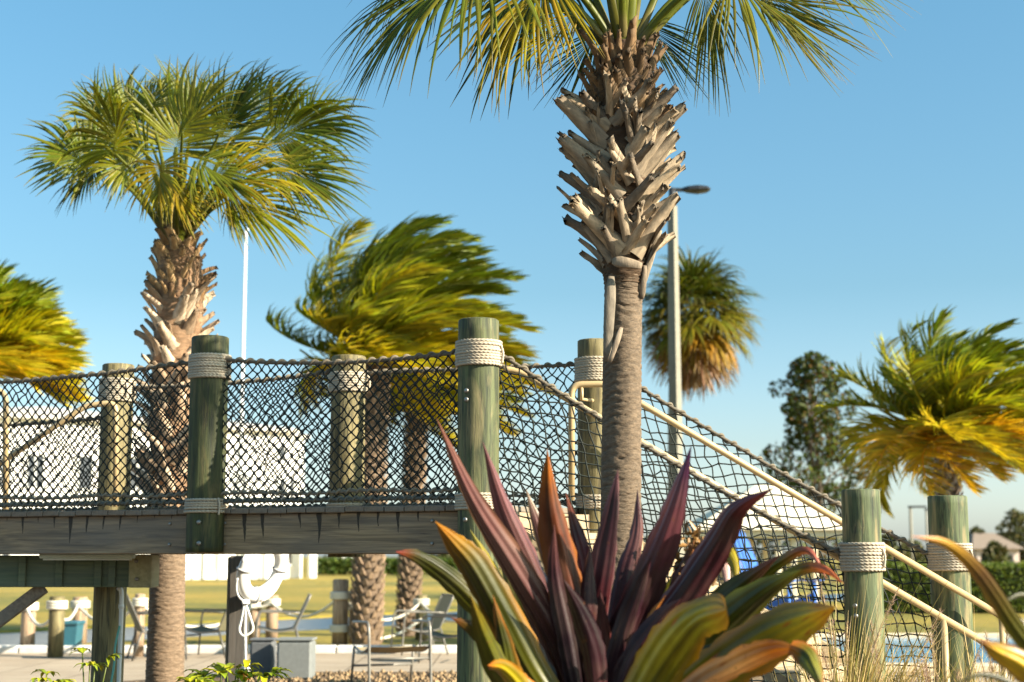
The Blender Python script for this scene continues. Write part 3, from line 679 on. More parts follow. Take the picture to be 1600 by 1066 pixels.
for i, py in enumerate(ys):
    a = i * golden + rg.uniform(-.2, .2); out = np.array([math.cos(a), math.sin(a), 0]); c = tp(py, 974)
    f = (432 - py) / 230; rr = .112 + .045 * min(1, f * 2.2)
    lean = (1 if i % 2 else -1) * rg.uniform(.45, .95)
    place_boot(palm, BM_[i % 10], c + out * rr * .90, out, lean, rg.uniform(.02, .20) + .08 * (1 - f), rg.uniform(.68, .95))
# the long ones one can pick out: (base px, py, side lean, tilt outward, azimuth)
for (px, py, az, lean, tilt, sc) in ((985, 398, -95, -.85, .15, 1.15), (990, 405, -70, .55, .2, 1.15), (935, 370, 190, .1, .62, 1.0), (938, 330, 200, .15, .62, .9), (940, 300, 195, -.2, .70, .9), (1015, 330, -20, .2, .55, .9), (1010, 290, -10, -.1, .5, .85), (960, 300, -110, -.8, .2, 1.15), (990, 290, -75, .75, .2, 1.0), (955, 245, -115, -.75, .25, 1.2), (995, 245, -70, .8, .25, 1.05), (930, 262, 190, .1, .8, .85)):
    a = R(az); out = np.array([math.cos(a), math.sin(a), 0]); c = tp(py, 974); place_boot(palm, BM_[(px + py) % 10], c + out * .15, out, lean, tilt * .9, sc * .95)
ys = np.linspace(215, 95, 84)
for i, py in enumerate(ys):
    a = i * golden + rg.uniform(-.25, .25); out = np.array([math.cos(a), math.sin(a), 0]); c = tp(py, 974); f = (215 - py) / 120
    place_boot(palm, BS_[i % 8], c + out * (.175 - .045 * f), out, rg.uniform(-.45, .45), rg.uniform(.1, .6), rg.uniform(.7, 1.2))
BN_ = [boot_mesh(rg, rg.uniform(.22, .32), rg.uniform(.07, .095), .015, rg.uniform(.10, .25), BC[i % 4]) for i in range(7)]
for me in BN_: me.materials.append(M['boot'])
for i in range(44):        # narrow split straps woven over the front
    a = R(-90 + rg.uniform(-85, 85)); out = np.array([math.cos(a), math.sin(a), 0]); py = 415 - 235 * (i + rg.random()) / 44; f = (432 - py) / 230
    place_boot(palm, BN_[i % 7], tp(py, 974) + out * (.125 + .055 * min(1, f * 2)), out, (1 if i % 2 else -1) * rg.uniform(.55, 1.0), rg.uniform(.06, .24), rg.uniform(.8, 1.1))
# two dead stubs hanging below, one flat stub and a spike
def dead(px0, py0, px1, py1, w, dy, col):
    m = MB(); a_, b_ = at(px0, py0, YM - dy), at(px1, py1, YM - dy - .02); P = bez([a_, (a_ + b_) / 2 + [0, -.015, 0], b_], 8)
    m.tube(P, np.array([.6, 1, 1.1, 1.05, 1, .9, .8, .6]) * w / 2, 8, col, flat=(1, .4), up=(0, -1, 0)); m.build('dead_stub', M['boot'], palm)
dead(955, 432, 948, 565, .058, .12, (.17, .14, .105)); dead(971, 512, 953, 566, .03, .14, (.25, .19, .135)); dead(957, 408, 1003, 416, .06, .17, (.23, .175, .12))
dead(995, 470, 1032, 360, .035, .05, (.26, .205, .145)); dead(1003, 468, 1008, 415, .03, .06, (.19, .145, .10))
crown = tp(85, 976)
G_, GY, GD = (.095, .112, .008), (.24, .19, .008), (.034, .056, .008)
SPEC = [  # hastula px, py, dY, angle, yd, L px, spread, droop, limp, colour, segs, face
    (775, -62, -.35, 200, -.3, 300, 105, .75, .55, G_, 58, (0, -.75, .8)), (700, -50, .1, 215, .2, 260, 80, .7, .5, GD, 46, (.2, -.6, .8)),
    (868, -40, -.25, 225, -.2, 230, 70, .55, .35, GY, 40, (.3, -.8, .6)), (850, -70, .3, 240, .3, 270, 80, .6, .4, GD, 40, (.2, -.8, .5)),
    (1128, -38, -.3, -30, -.3, 250, 70, .42, .35, (.12, .125, .012), 46, (-.3, -.8, .6)), (1205, -70, .0, -12, .0, 240, 85, .6, .4, G_, 50, (-.2, -.7, .8)),
    (1098, -30, .05, -78, .0, 190, 42, .2, .3, G_, 30, (-.2, -1, .2)), (1180, -40, .3, -48, .2, 230, 50, .35, .3, (.13, .128, .014), 36, (-.2, -.8, .4)),
    (935, 45, .3, -122, .2, 150, 34, .2, .3, GD, 24, (.2, -1, .1)), (1003, 30, .35, -38, .25, 165, 44, .3, .3, GD, 32, (-.2, -1, .3)), (905, 20, .0, -140, -.3, 150, 40, .3, .4, GY, 26, (.2, -1, .4)),
    (905, -190, .2, 110, .1, 300, 100, .3, .4, G_, 48, (0, -1, .3)), (1040, -200, -.2, 75, -.2, 300, 100, .3, .4, G_, 48, (0, -1, .3)), (985, -160, .5, 90, .6, 300, 110, .3, .4, G_, 48, (0, -.6, .8)), (965, -140, -.5, 95, -.7, 280, 100, .4, .4, G_, 44, (0, -.3, 1)),
    (830, -160, .4, 150, .4, 280, 100, .5, .4, G_, 44, (0, -.5, .8)), (1130, -160, .3, 35, .3, 280, 100, .5, .4, G_, 44, (0, -.5, .8))]
for (px, py, dY, ang, yd, L, sp, dr, lp, cc, ns, fc) in SPEC:
    sabal_frond(palm, crown, at(px, py, YM + dY), ang, yd, L * mp_, sp, YM, rg, ns, dr, .10, cc, fc, lp, .030)
for (px, py, cc) in ((948, 0, (.12, .135, .010)), (978, -10, (.17, .18, .014)), (1000, -5, (.14, .155, .012)), (930, 10, (.12, .11, .010))):   # young upright leaf stems
    m = MB(); a_ = crown + [0, -.06, -.05]; e = at(px, py - 120, YM - .1); m.tube(bez([a_, (a_ + e) / 2 + [0, -.02, 0], e], 12), np.linspace(.042, .016, 12), 8, cc, flat=(1, .45), up=(0, -1, 0)); m.build('leaf_stem', M['leaf'], palm)

# --- the wind-blown sabal on the left
rg = np.random.default_rng(52); YL_ = 13.6; ml = mpp(YL_)
lb = at(262, 1066, YL_) * [1, 1, 0]
lp_ = empty('sabal_palm', lb, 'wind-blown fan palm with a full green crown behind the left of the bridge', 'palm tree')
tl = lambda py, px: at(px, py, YL_)
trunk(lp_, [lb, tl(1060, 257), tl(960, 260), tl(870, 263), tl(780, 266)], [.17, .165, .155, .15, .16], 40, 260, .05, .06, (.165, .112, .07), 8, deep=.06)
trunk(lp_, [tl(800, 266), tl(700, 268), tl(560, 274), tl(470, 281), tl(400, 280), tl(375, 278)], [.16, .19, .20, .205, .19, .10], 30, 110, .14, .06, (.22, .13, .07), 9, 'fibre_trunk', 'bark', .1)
LC = [(.46, .34, .23), (.55, .42, .29), (.31, .21, .13)]
BL_ = [boot_mesh(rg, rg.uniform(.2, .32), rg.uniform(.15, .2), .032, rg.uniform(.2, .5), LC[i % 3]) for i in range(9)]
BL2 = [boot_mesh(rg, rg.uniform(.14, .22), rg.uniform(.09, .13), .04, rg.uniform(.15, .5), ((.32, .18, .075), (.42, .27, .13), (.23, .13, .06))[i % 3]) for i in range(8)]
for me in BL_ + BL2: me.materials.append(M['boot'])
for i, py in enumerate(np.linspace(800, 470, 104)):
    a = i * golden + rg.uniform(-.2, .2); out = np.array([math.cos(a), math.sin(a), 0]); c = tl(py, np.interp(py, [470, 560, 800], [280, 274, 266]))
    place_boot(lp_, BL_[i % 9], c + out * .18, out, (1 if i % 2 else -1) * rg.uniform(.1, .7), rg.uniform(.15, .55), rg.uniform(.75, 1.1))
for i, py in enumerate(np.linspace(475, 385, 62)):
    a = i * golden + rg.uniform(-.2, .2); out = np.array([math.cos(a), math.sin(a), 0]); c = tl(py, 280); f = (475 - py) / 90
    place_boot(lp_, BL2[i % 8], c + out * (.19 - .07 * f), out, rg.uniform(-.5, .5), rg.uniform(.05, .7), rg.uniform(.7, 1.2))
lc = tl(382, 277)
g1, g2, g3, gy = (.098, .122, .008), (.165, .178, .010), (.042, .066, .008), (.24, .20, .008)
LS = [(140, 255, -.1, 150, 115, 115, .25, g1, .0), (150, 258, .1, 215, 95, 95, .5, g3, .0), (235, 222, .2, 118, 140, 95, .12, g1, .25), (272, 238, .1, 82, 150, 105, .12, g2, .3), (200, 200, .3, 132, 110, 100, .15, g1, .2),
      (345, 205, -.2, 64, 125, 62, .05, g3, .3), (425, 215, .0, 22, 160, 78, .12, g1, .2), (390, 240, .25, 2, 180, 66, .2, g1, .25), (352, 300, -.2, -18, 165, 66, .18, g2, .2), (362, 312, .1, -72, 75, 55, .3, g3, .2),
      (250, 258, -.45, -95, 90, 130, .3, gy, .2), (305, 252, -.3, -18, 150, 80, .3, g1, .25), (320, 235, .2, 42, 160, 85, .12, g2, .3), (232, 245, .0, 182, 105, 90, .35, g1, -.05), (300, 195, .35, 92, 115, 90, .1, g1, .3),
      (180, 240, -.3, 98, 120, 95, .15, g2, .15), (462, 200, .15, 42, 105, 75, .1, g1, .25), (272, 285, -.4, -62, 92, 85, .25, gy, .2), (330, 282, -.3, 8, 150, 70, .3, gy, .25), (128, 232, .2, 195, 88, 90, .5, g3, .0),
      (232, 170, .1, 76, 85, 85, .1, g1, .3), (402, 180, .3, 58, 105, 85, .1, g3, .25), (205, 262, -.2, 160, 95, 100, .3, g2, .1), (430, 262, -.15, -14, 140, 66, .2, g1, .2), (285, 205, -.35, 60, 120, 80, .15, g2, .3), (165, 200, .0, 120, 90, 90, .15, g1, .2)]
for (px, py, dY, ang, L, sp, dr, cc, wd) in LS:
    sabal_frond(lp_, lc, at(px, py, YL_ + dY * 1.6), ang, dY * .8, L * ml * rg.uniform(.92, 1.12), sp, YL_, rg, 50, dr, wd * rg.uniform(.6, 1.6), cc, (rg.uniform(-.7, .7), -1, rg.uniform(-.3, .9)), .45, .032, .42, 1.3)
for (px, py) in ((262, 300), (285, 290), (300, 310), (275, 270), (318, 315)):
    m = MB(); e = at(px, py - 40, YL_ - .15); a_ = lc + [0, -.08, -.05]; m.tube(bez([a_, (a_ + e) / 2, e], 10), np.linspace(.05, .016, 10), 8, (.14, .155, .012), flat=(1, .5), up=(0, -1, 0)); m.build('leaf_stem', M['leaf'], lp_)

# --- feather palms behind
def feather(root, base, d0, L, g, wind, ll, nl_, colr, rg, lw=.028, tipc=None, stiff=.3):
    n = 20; P = [np.asarray(base, float)]; d = nrm(d0); ds = L / n; m = MB()
    for i in range(n):
        t = (i + 1) / n; d = nrm(d + (np.array([0, 0, -1.]) * g * t + WIND * wind * (.35 + t)) * ds / L * 2.2); P.append(P[-1] + d * ds)
    P = np.array(P); T = nrm(np.gradient(P, axis=0)); sidev = nrm(np.cross(T, UP + 1e-3)); nv = np.cross(sidev, T)
    cr = np.array(colr); m.tube(P, np.linspace(.028, .004, n + 1), 5, cr * np.array([1.7, 1.3, 1.1]), flat=(1, .6))
    k = 5; tt = np.linspace(0, 1, k)
    for sgn in (-1, 1):
        for j in range(nl_):
            u = .1 + .9 * (j + rg.uniform(0, 1)) / nl_; f = u * n; i = min(int(f), n - 1); fr = f - i; p = P[i] * (1 - fr) + P[i + 1] * fr
            l = ll * (.5 + .9 * math.sin(PI * min(1, u * .85 + .12))) * rg.uniform(.75, 1.15) * (.55 if u > .96 else 1)
            dd = nrm(T[i] * (.55 + .5 * u) + sidev[i] * sgn * rg.uniform(.55, .95) + nv[i] * rg.uniform(.1, .6))
            Q = [p]; q = p
            for s_ in range(1, k):
                e = nrm(dd + np.array([0, 0, -1.]) * stiff * tt[s_] * rg.uniform(.6, 1.4) + WIND * wind * tt[s_] * 1.1); q = q + e * l / (k - 1); Q.append(q)
            c = cr * rg.uniform(.65, 1.4) * np.array([rg.uniform(.85, 1.25), 1, 1])
            if tipc is not None: c = c * (1 - .8 * u * rg.uniform(.2, 1)) + np.array(tipc) * .8 * u * rg.uniform(.2, 1)
            m.strip(np.array(Q), lw * np.array([.5, 1, .9, .6, .06]), sidev[i] * .3 + nv[i] + rg.normal(0, .3, 3), .15, c)
    return m.build('frond', M['leaf'], root)
def date_palm(label, px, pyc, Y, L, spec, rg, tr, stub=True, zb=0.0, wind=.5, ll=.42, nl_=46, tcol=(.20, .135, .085), lw=.028, pxb=None, stf=.3):
    c = at(px, pyc, Y); bs = at(pxb or px, pyc, Y) * [1, 1, 0]; root = empty('date_palm', bs, label, 'palm tree')
    trunk(root, [bs, bs * .6 + c * .4 * [1, 1, 1] + 0 * UP, c - [0, 0, .0]], [tr, tr * .92, tr * .9], 24, 120, .10, .12, np.array(tcol) * .7, 3, deep=.08)
    if stub:
        m = MB(); H = c[2]; nst = int(H / .014)
        for i in range(nst):
            a = i * golden; z = H * i / nst + .02; out = np.array([math.cos(a), math.sin(a), 0]); f = z / H; p = bs * (1 - f) + c * [1, 1, 0] * f + UP * z + out * tr * .86
            e = p + out * .07 + UP * .13; w = .055; tn = np.cross(UP, out)
            m.add([p - tn * w, p + tn * w, p + out * .05 + tn * w * .8 + UP * .02, p + out * .05 - tn * w * .8 + UP * .02, e - tn * w * .5, e + tn * w * .5, e + out * .025 + tn * w * .3, e + out * .025 - tn * w * .3],
                  [[3, 2, 6, 7], [0, 3, 7, 4], [2, 1, 5, 6], [4, 7, 6, 5], [0, 1, 2, 3]], c=np.array(tcol) * rg.uniform(.6, 1.5))
        tag(m.build('leaf_scars', M['boot'], root, False), 'diamond leaf scars of the trunk', kind='stuff')
    for (az, el, ln, g, cc, tip) in spec:
        a = R(az); e_ = R(el); d0 = np.array([math.cos(a) * math.cos(e_), math.sin(a) * math.cos(e_), math.sin(e_)])
        feather(root, c + d0 * .08 * [1, 1, .4] + UP * rg.uniform(-.12, .1), d0, L * ln, g, wind, ll, nl_, cc, rg, lw, tip, stf)
    return root
DG, MG, YG, OR = (.115, .150, .008), (.25, .25, .009), (.38, .32, .010), (.52, .29, .010)
def crown_spec(rg, n, wide=1.0):
    out = []
    for i in range(n):
        f = i / n; az = i * 137.5 + rg.uniform(-12, 12); el = 80 - 88 * f + rg.uniform(-8, 8)
        cc = DG if f < .35 else MG if f < .72 else YG; cc = tuple(np.array(cc) * rg.uniform(.8, 1.2))
        out.append((az, el, rg.uniform(.82, 1.08) * (.55 if math.cos(R(az)) < -.2 and el < 28 else 1), .45 + .35 * f, cc, None))
    return out
rg = np.random.default_rng(61)
sp1 = crown_spec(rg, 62); sp1 += [(170, 35, .95, .2, DG, None), (165, 62, 1.0, .15, MG, None), (185, 10, .7, .1, DG, None)]
date_palm('bushy feather palm blown to the right behind the tallest post', 585, 560, 26.6, 2.85, sp1, rg, .25, wind=.95, ll=.62, nl_=64, lw=.038, pxb=578)
date_palm('smaller feather palm standing right of the bushy one', 652, 640, 30.0, 2.1, crown_spec(rg, 34), rg, .20, wind=.7, ll=.52, nl_=50, lw=.036, pxb=640)
rg = np.random.default_rng(62)
spl = [(az, el, ln, g, tuple(np.array(c) * [1.2, 1.15, 1]), t) for (az, el, ln, g, c, t) in crown_spec(rg, 60)]
date_palm('yellow-green feather palm cut off by the left frame edge', -45, 568, 23.0, 1.42, spl, rg, .22, wind=.35, ll=.58, nl_=60, lw=.038)
rg = np.random.default_rng(63); spr = []
for i in range(64):
    f = i / 64; az = i * 137.5; el = 84 - 106 * f; cc = DG if f < .35 else MG if f < .64 else (YG if i % 2 else OR)
    spr.append((az, el + rg.uniform(-6, 6), rg.uniform(.85, 1.1), .5 + .4 * f, tuple(np.array(cc) * rg.uniform(.8, 1.15)), (.5, .34, .02) if f > .62 else None))
date_palm('feather palm with orange lower fronds above the rightmost post', 1478, 678, 25.0, 1.95, spr, rg, .17, wind=.55, ll=.5, nl_=60, lw=.036, tcol=(.20, .13, .08))

# --- round fan palm behind the lamp post
rg = np.random.default_rng(71); YR = 40.0; rb = at(1053, 870, YR) * [1, 1, 0]; rc = at(1085, 500, YR)
rp = empty('fan_palm', rb, 'round fan palm with brown dead skirt behind the lamp post', 'palm tree')
trunk(rp, [rb, at(1053, 640, YR), at(1060, 570, YR), rc], [.17, .14, .14], 18, 80, .06, .15, (.22, .17, .12), 2)
for i in range(92):
    f = i / 92; a = i * golden; el = R(80 - 160 * f); D = np.array([math.cos(a) * math.cos(el), math.sin(a) * math.cos(el), math.sin(el)])
    cc = (.06, .075, .008) if f < .35 else (.14, .13, .010) if f < .6 else (.28, .16, .014) if f < .8 else (.25, .15, .07)
    H = rc + D * rg.uniform(.55, .95); m = MB(); petiole(m, rc, H, UP, .03, .015, (.2, .2, .05), .05)
    fan_blade(m, H, D * [1, 1, .9] - [0, 0, .15 + .5 * f], np.array([0, 0, 1.]) if abs(D[2]) < .7 else D * [1, 1, 0] + [.1, .1, 0], rg.uniform(1.0, 1.35), 88, 24, .45 + .7 * f, .08, cc, rg, 1.0, .42, .4); m.build('frond', M['leaf'], rp)

# ------------------------------------------------------------------ poles
YP = 30.0
lp0 = at(1056, 700, YP); ltop = at(1053, 322, YP)
pole = empty('street_lamp', lp0 * [1, 1, 0], 'square concrete lamp post with a flat black lamp head', 'street lamp')
m = MB(); w0 = .115
a45 = np.array([[math.cos(.9), math.sin(.9), 0], [-math.sin(.9), math.cos(.9), 0], [0, 0, 1.]])
lo_ = lp0 * [1, 1, 0]; hi_ = np.array([lp0[0], lp0[1], ltop[2]])
V = np.concatenate([lo_ + np.array([[x, y, 0] for x, y in ((-1, -1), (1, -1), (1, 1), (-1, 1))]) * w0 @ a45, hi_ + np.array([[x, y, 0] for x, y in ((-1, -1), (1, -1), (1, 1), (-1, 1))]) * w0 * .62 @ a45])
m.add(V, [[0, 1, 5, 4], [1, 2, 6, 5], [2, 3, 7, 6], [3, 0, 4, 7], [4, 5, 6, 7]]); m.build('shaft', M['concrete'], pole, False)
m = MB(); m.tube([hi_, hi_ + [0, 0, .36]], .07, 12); m.build('tenon', M['black'], pole)
m = MB(); h0 = hi_ + [.02, 0, .33]; m.box(h0 + [.14, 0, 0], [.28, .07, .07], bev=.01); m.build('arm', M['black'], pole, False)
m = MB(); prof = [(.2, .06, .04), (.3, .14, .06), (.5, .19, .075), (.68, .17, .05), (.74, .08, .02)]
V = []
for (x, w, t) in prof:
    for (yy, zz) in ((-1, -.4), (-.6, -1), (.6, -1), (1, -.4), (.7, .8), (-.7, .8)): V.append(h0 + [x, yy * w, zz * t + .01])
Q = [[i * 6 + j, i * 6 + (j + 1) % 6, i * 6 + 6 + (j + 1) % 6, i * 6 + 6 + j] for i in range(4) for j in range(6)]
m.add(V, Q, [[0, k, k + 1] for k in range(1, 5)] + [[24, 24 + k + 1, 24 + k] for k in range(1, 5)]); m.build('lamp_head', M['black'], pole, False)
YG_ = 42.0; fp = at(372, 870, YG_) * [1, 1, 0]; ft = at(372, 362, YG_)
fl = empty('flagpole', fp, 'thin white flagpole between the left palm and the feather palms', 'flagpole')
m = MB(); m.tube([fp, [fp[0], fp[1], ft[2]]], [.06, .035], 14); m.build('shaft', M['white'], fl)
m = MB(); m.balls([[fp[0], fp[1], ft[2] + .05]], .08); m.build('finial', M['white'], fl)
for (px, top, Y) in ((1425, 792, 110.), (1450, 796, 140.)):
    b0 = at(px, 870, Y) * [1, 1, 0]; zt = at(px, top, Y)[2]
    o = empty('street_lamp', b0, 'thin far lamp pole on the horizon ' + ('left of the rightmost post' if px < 1440 else 'just beside the rightmost post'), 'street lamp')
    m = MB(); m.tube([b0, [b0[0], b0[1], zt]], [.13, .1], 8); m.build('shaft', M['concrete'], o)
    m = MB(); m.box([b0[0] + .5, b0[1], zt], [1.3, .35, .14], bev=.03); m.build('lamp_head', M['black'], o, False)

# ------------------------------------------------------------------ white house across the canal
HW = plain('house_render', (.80, .78, .74), .85, 0, .05, 3); HG = plain('house_grey', (.48, .47, .45), .85, 0, .06, 3); HR = plain('roof_pale', (.50, .46, .41), .8, 0, .1, 2)
GLS = NT('window_glass', .08); GLS.color((.05, .06, .075)); GLS = GLS.m
YH = 100.0; hp = lambda px, py, dy=0: at(px, py, YH + dy)
house = empty('house', hp(250, 905) * [1, 1, 0], 'white two storey house across the canal seen through the nets', 'house')
def wing(x0, x1, ytop, dy, depth, name='wall', mat=HW):
    a_, b_ = hp(x0, ytop, dy), hp(x1, ytop, dy); m = MB(); m.box([(a_[0] + b_[0]) / 2, YH + dy + depth / 2, a_[2] / 2], [b_[0] - a_[0], depth, a_[2]]); return m.build(name, mat, house, False)
def hip(x0, x1, ytop, yr, dy, depth, over=.5):
    a_, b_ = hp(x0, ytop, dy), hp(x1, ytop, dy); zr = hp(x0, yr, dy)[2]; z0 = a_[2] + .003; x_0, x_1 = a_[0] - over, b_[0] + over; y0, y1 = YH + dy - over, YH + dy + depth + over
    in_ = min((y1 - y0) / 2, (x_1 - x_0) / 2) * .98; ym = (y0 + y1) / 2; m = MB()
    m.box([(x_0 + x_1) / 2, ym, z0 + .12], [x_1 - x_0, y1 - y0, .24])
    z0 += .243; P = [[x_0, y0, z0], [x_1, y0, z0], [x_1, y1, z0], [x_0, y1, z0], [x_0 + in_, ym, zr], [x_1 - in_, ym, zr]]
    m.add(P, [[0, 1, 5, 4], [2, 3, 4, 5]], [[1, 2, 5], [3, 0, 4]]); return m.build('roof', HR, house, False)
wing(12, 262, 664, 0, 11); hip(12, 262, 664, 632, 0, 11)
wing(255, 441, 668, 2.0, 9); hip(255, 441, 668, 640, 2.0, 9)
wing(441.3, 489, 676, 4.5, 6, 'wall', HW); hip(441.3, 489, 676, 662, 4.5, 6, .25)
def window(x0, x1, y0, y1, dy, mull=1):
    a_, b_ = hp(x0, y1, dy), hp(x1, y0, dy); c = (a_ + b_) / 2; w, h = b_[0] - a_[0], b_[2] - a_[2]; y = YH + dy
    f = MB()
    for (cx, cz, sx, sz) in ((0, h / 2, w + .2, .12), (0, -h / 2, w + .3, .14), (-w / 2, 0, .12, h - .13), (w / 2, 0, .12, h - .13)) + tuple((w * (q / (mull + 1) - .5), 0, .08, h - .13) for q in range(1, mull + 1)):
        f.box([c[0] + cx, y - .03, c[2] + cz], [sx, .16, sz])
    fr = f.build('window', M['white'], house, False); p = MB(); p.box([c[0], y - .004, c[2]], [w - .06, .03, h - .06]); p.build('pane', GLS, fr, False)
for q in ((34, 76, 716, 768, 0, 2), (90, 113, 716, 768, 0, 1), (150, 170, 716, 768, 0, 0), (210, 236, 716, 768, 0, 1), (300, 322, 690, 712, 2.0, 1), (300, 326, 738, 775, 2.0, 1), (370, 381, 692, 712, 2.0, 0), (370, 384, 738, 778, 2.0, 1), (426, 437, 690, 715, 2.0, 0), (426, 437, 744, 778, 2.0, 0), (40, 74, 830, 880, 0, 2), (120, 150, 830, 890, 0, 1), (310, 322, 868, 896, 2.0, 0), (344, 352, 866, 893, 2.0, 0), (452, 462, 690, 712, 4.5, 0), (466, 476, 740, 775, 4.5, 0), (464, 472, 862, 884, 4.5, 0)): window(*q)
for px in (301, 334, 395, 447, 487):
    m = MB(); p = hp(px, 905, .6 if px < 440 else 3.4); m.box([p[0], p[1], 1.55], [.42, .42, 3.1], bev=.03); m.build('porch_column', M['white'], house, False)
m = MB(); a_, b_ = hp(296, 840, .6), hp(492, 840, .6); m.box([(a_[0] + b_[0]) / 2, YH + 1.25, 3.25], [b_[0] - a_[0], 1.7, .28], bev=.03); m.build('porch_roof', HR, house, False)
m = MB(); a_, b_ = hp(400, 870, 1.93), hp(424, 903, 1.93); m.box([(a_[0] + b_[0]) / 2, YH + 1.95, 1.15], [b_[0] - a_[0], .06, 2.3], bev=.01); m.build('door', HG, house, False)

house.rotation_euler = (0, 0, R(30)); house.scale = (1.28, 1, 1)
# ------------------------------------------------------------------ leafy masses
def leaves(m, P, size, rg, cols, up=.5, asp=.45):
    n = len(P); d = nrm(rg.normal(0, 1, (n, 3)) + [0, 0, up * .4]); s = nrm(np.cross(d, rg.normal(0, 1, (n, 3)) + [0, 0, up])); nn = np.cross(s, d)
    L = size * rg.uniform(.6, 1.3, (n, 1)); w = L * asp
    V = np.stack([P - d * L * .5, P + s * w * .5 - nn * w * .12, P + d * L * .5, P - s * w * .5 - nn * w * .12], 1).reshape(-1, 3)
    c = np.array(cols)[rg.integers(0, len(cols), n)] * rg.uniform(.65, 1.35, (n, 1))
    m.add(V, np.arange(n * 4).reshape(-1, 4), c=np.repeat(c, 4, 0))
def shell(rg, n, c, rad, inner=.55):
    d = nrm(rg.normal(0, 1, (n, 3))); r_ = inner + (1 - inner) * rg.random((n, 1)) ** .5; return np.asarray(c) + d * r_ * np.asarray(rad)
def tree(name, label, cat, base, H, W, cols, rg, nl_=1600, size=.2, nclump=26, trunk_h=.25, group=None, shape=lambda f: math.sin(PI * min(1, .15 + f * .85)) ** .7, trc=(.12, .09, .06), cl=.3):
    root = empty(name, base, label, cat, group); m = MB(); top = np.array(base) + [0, 0, H * .92]
    m.tube(bez([base, np.array(base) + [W * .03, 0, H * .4], top], 10), np.linspace(.035 * H * .6, .01, 10), 8, trc)
    cm = MB(); per = nl_ // nclump
    for i in range(nclump):
        f = (i + .5) / nclump; z = trunk_h + (1 - trunk_h) * f; a = i * golden + rg.uniform(-.4, .4); rr = W / 2 * shape(f) * rg.uniform(.45, .95)
        c = np.array(base) + [math.cos(a) * rr, math.sin(a) * rr, H * z]; q = W * cl * rg.uniform(.55, 1.0) * (.5 + .5 * shape(f))
        m.tube(bez([np.array(base) + [0, 0, H * max(.05, z - .16)], (np.array(base) + [0, 0, H * (z - .05)] + c) / 2, c], 6), np.linspace(.03, .008, 6) * H / 8, 5, trc)
        leaves(cm, shell(rg, per, c, [q, q, q * .7]), size, rg, cols)
    m.build('trunk', M['bark'], root); cm.build('crown', M['small_leaf'], root, False); return root
rg = np.random.default_rng(81)
mg0 = at(1275, 870, 55.) * [1, 1, 0]; mgh = at(1275, 560, 55.)[2]
tree('magnolia_tree', 'dark magnolia with bronze glossy leaves left of the orange feather palm', 'tree', mg0, mgh, 6.6, [(.024, .042, .009), (.036, .056, .010), (.11, .060, .014), (.08, .095, .010), (.06, .085, .012)], rg, 9000, .22, 84, .10, shape=lambda f: (1.08 - .80 * f) * (.8 + .25 * math.sin(f * 17)), cl=.125)
# hedge on the right
hd = empty('hedge', onground(1500, 958), 'clipped dark green hedge behind the stair foot on the right', 'hedge')
y0 = onground(1500, 958)[1]; xh0, xh1 = at(1372, 900, y0)[0], at(1720, 900, y0)[0]; zh = at(1500, 884, y0)[2]
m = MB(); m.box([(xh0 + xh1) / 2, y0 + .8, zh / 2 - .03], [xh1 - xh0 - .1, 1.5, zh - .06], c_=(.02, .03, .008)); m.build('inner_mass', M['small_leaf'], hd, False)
m = MB(); n_ = 11000; P = np.stack([rg.uniform(xh0, xh1, n_), rg.uniform(y0 - .08, y0 + 1.65, n_), rg.uniform(0.05, zh, n_)], 1)
fr_ = rg.random(n_) < .5; P[fr_, 1] = y0 + rg.normal(.02, .06, fr_.sum()); tp_ = (~fr_) & (rg.random(n_) < .8); P[tp_, 2] = zh + rg.normal(0, .045, tp_.sum())
leaves(m, P, .1, rg, [(.06, .095, .014), (.09, .13, .016), (.14, .17, .02)]); tag(m.build('foliage', M['small_leaf'], hd, False), None, None, None, 'stuff')
# hedge in front of far things seen under the bridge
hd = empty('hedge', at(540, 890, 130.) * [1, 1, 0], 'low green hedge far across the lawn right of the white house', 'hedge')
m = MB(); n_ = 6000; x0, x1 = at(492, 880, 130.)[0], at(720, 880, 130.)[0]; P = np.stack([rg.uniform(x0, x1, n_), rg.uniform(130, 132, n_), 1.35 * rg.random(n_) ** .7], 1); leaves(m, P, .42, rg, [(.07, .12, .02), (.13, .17, .03), (.05, .08, .02)]); m.build('foliage', M['small_leaf'], hd, False)
# far trees along the horizon
TC = [(.045, .06, .02), (.07, .08, .025), (.10, .10, .03), (.12, .10, .04)]
spots = [(1020, 842, 190, 60), (1075, 835, 200, 75), (1140, 848, 190, 60), (1390, 838, 170, 60), (1425, 848, 180, 50), (1530, 828, 150, 52), (1568, 838, 160, 50), (1590, 800, 150, 62), (1635, 815, 150, 80), (1685, 820, 150, 70), (1555, 850, 140, 40), (700, 848, 190, 60), (760, 842, 190, 70), (850, 846, 190, 70), (930, 845, 190, 80), (540, 842, 210, 60)]
names = ['far tree on the horizon left of the palm trunk foot', 'wider far tree on the horizon left of the pavilion', 'low far tree beside the pavilion roof', 'far tree on the horizon between the two stair foot posts', 'low far tree just left of the rightmost post', 'far tree just right of the rightmost post', 'grey-green far tree in front of the brown roof', 'tallest far tree at the right frame edge', 'far tree past the right frame edge', 'outermost far tree past the right frame edge', 'low far tree by the pale wall on the right', 'far tree right of the smaller feather palm', 'far tree left of the tallest post foot', 'far tree behind the purple plant', 'wide far tree behind the stair head', 'far tree right of the white house']
for (px, top, Y, w), nm in zip(spots, names):
    b0 = at(px, 870, Y) * [1, 1, 0]; H = at(px, top, Y)[2]
    tree('far_tree', nm, 'tree', b0, H, w * mpp(Y), TC, rg, 1300, .55, 18, .12, 'far trees along the horizon', cl=.34)
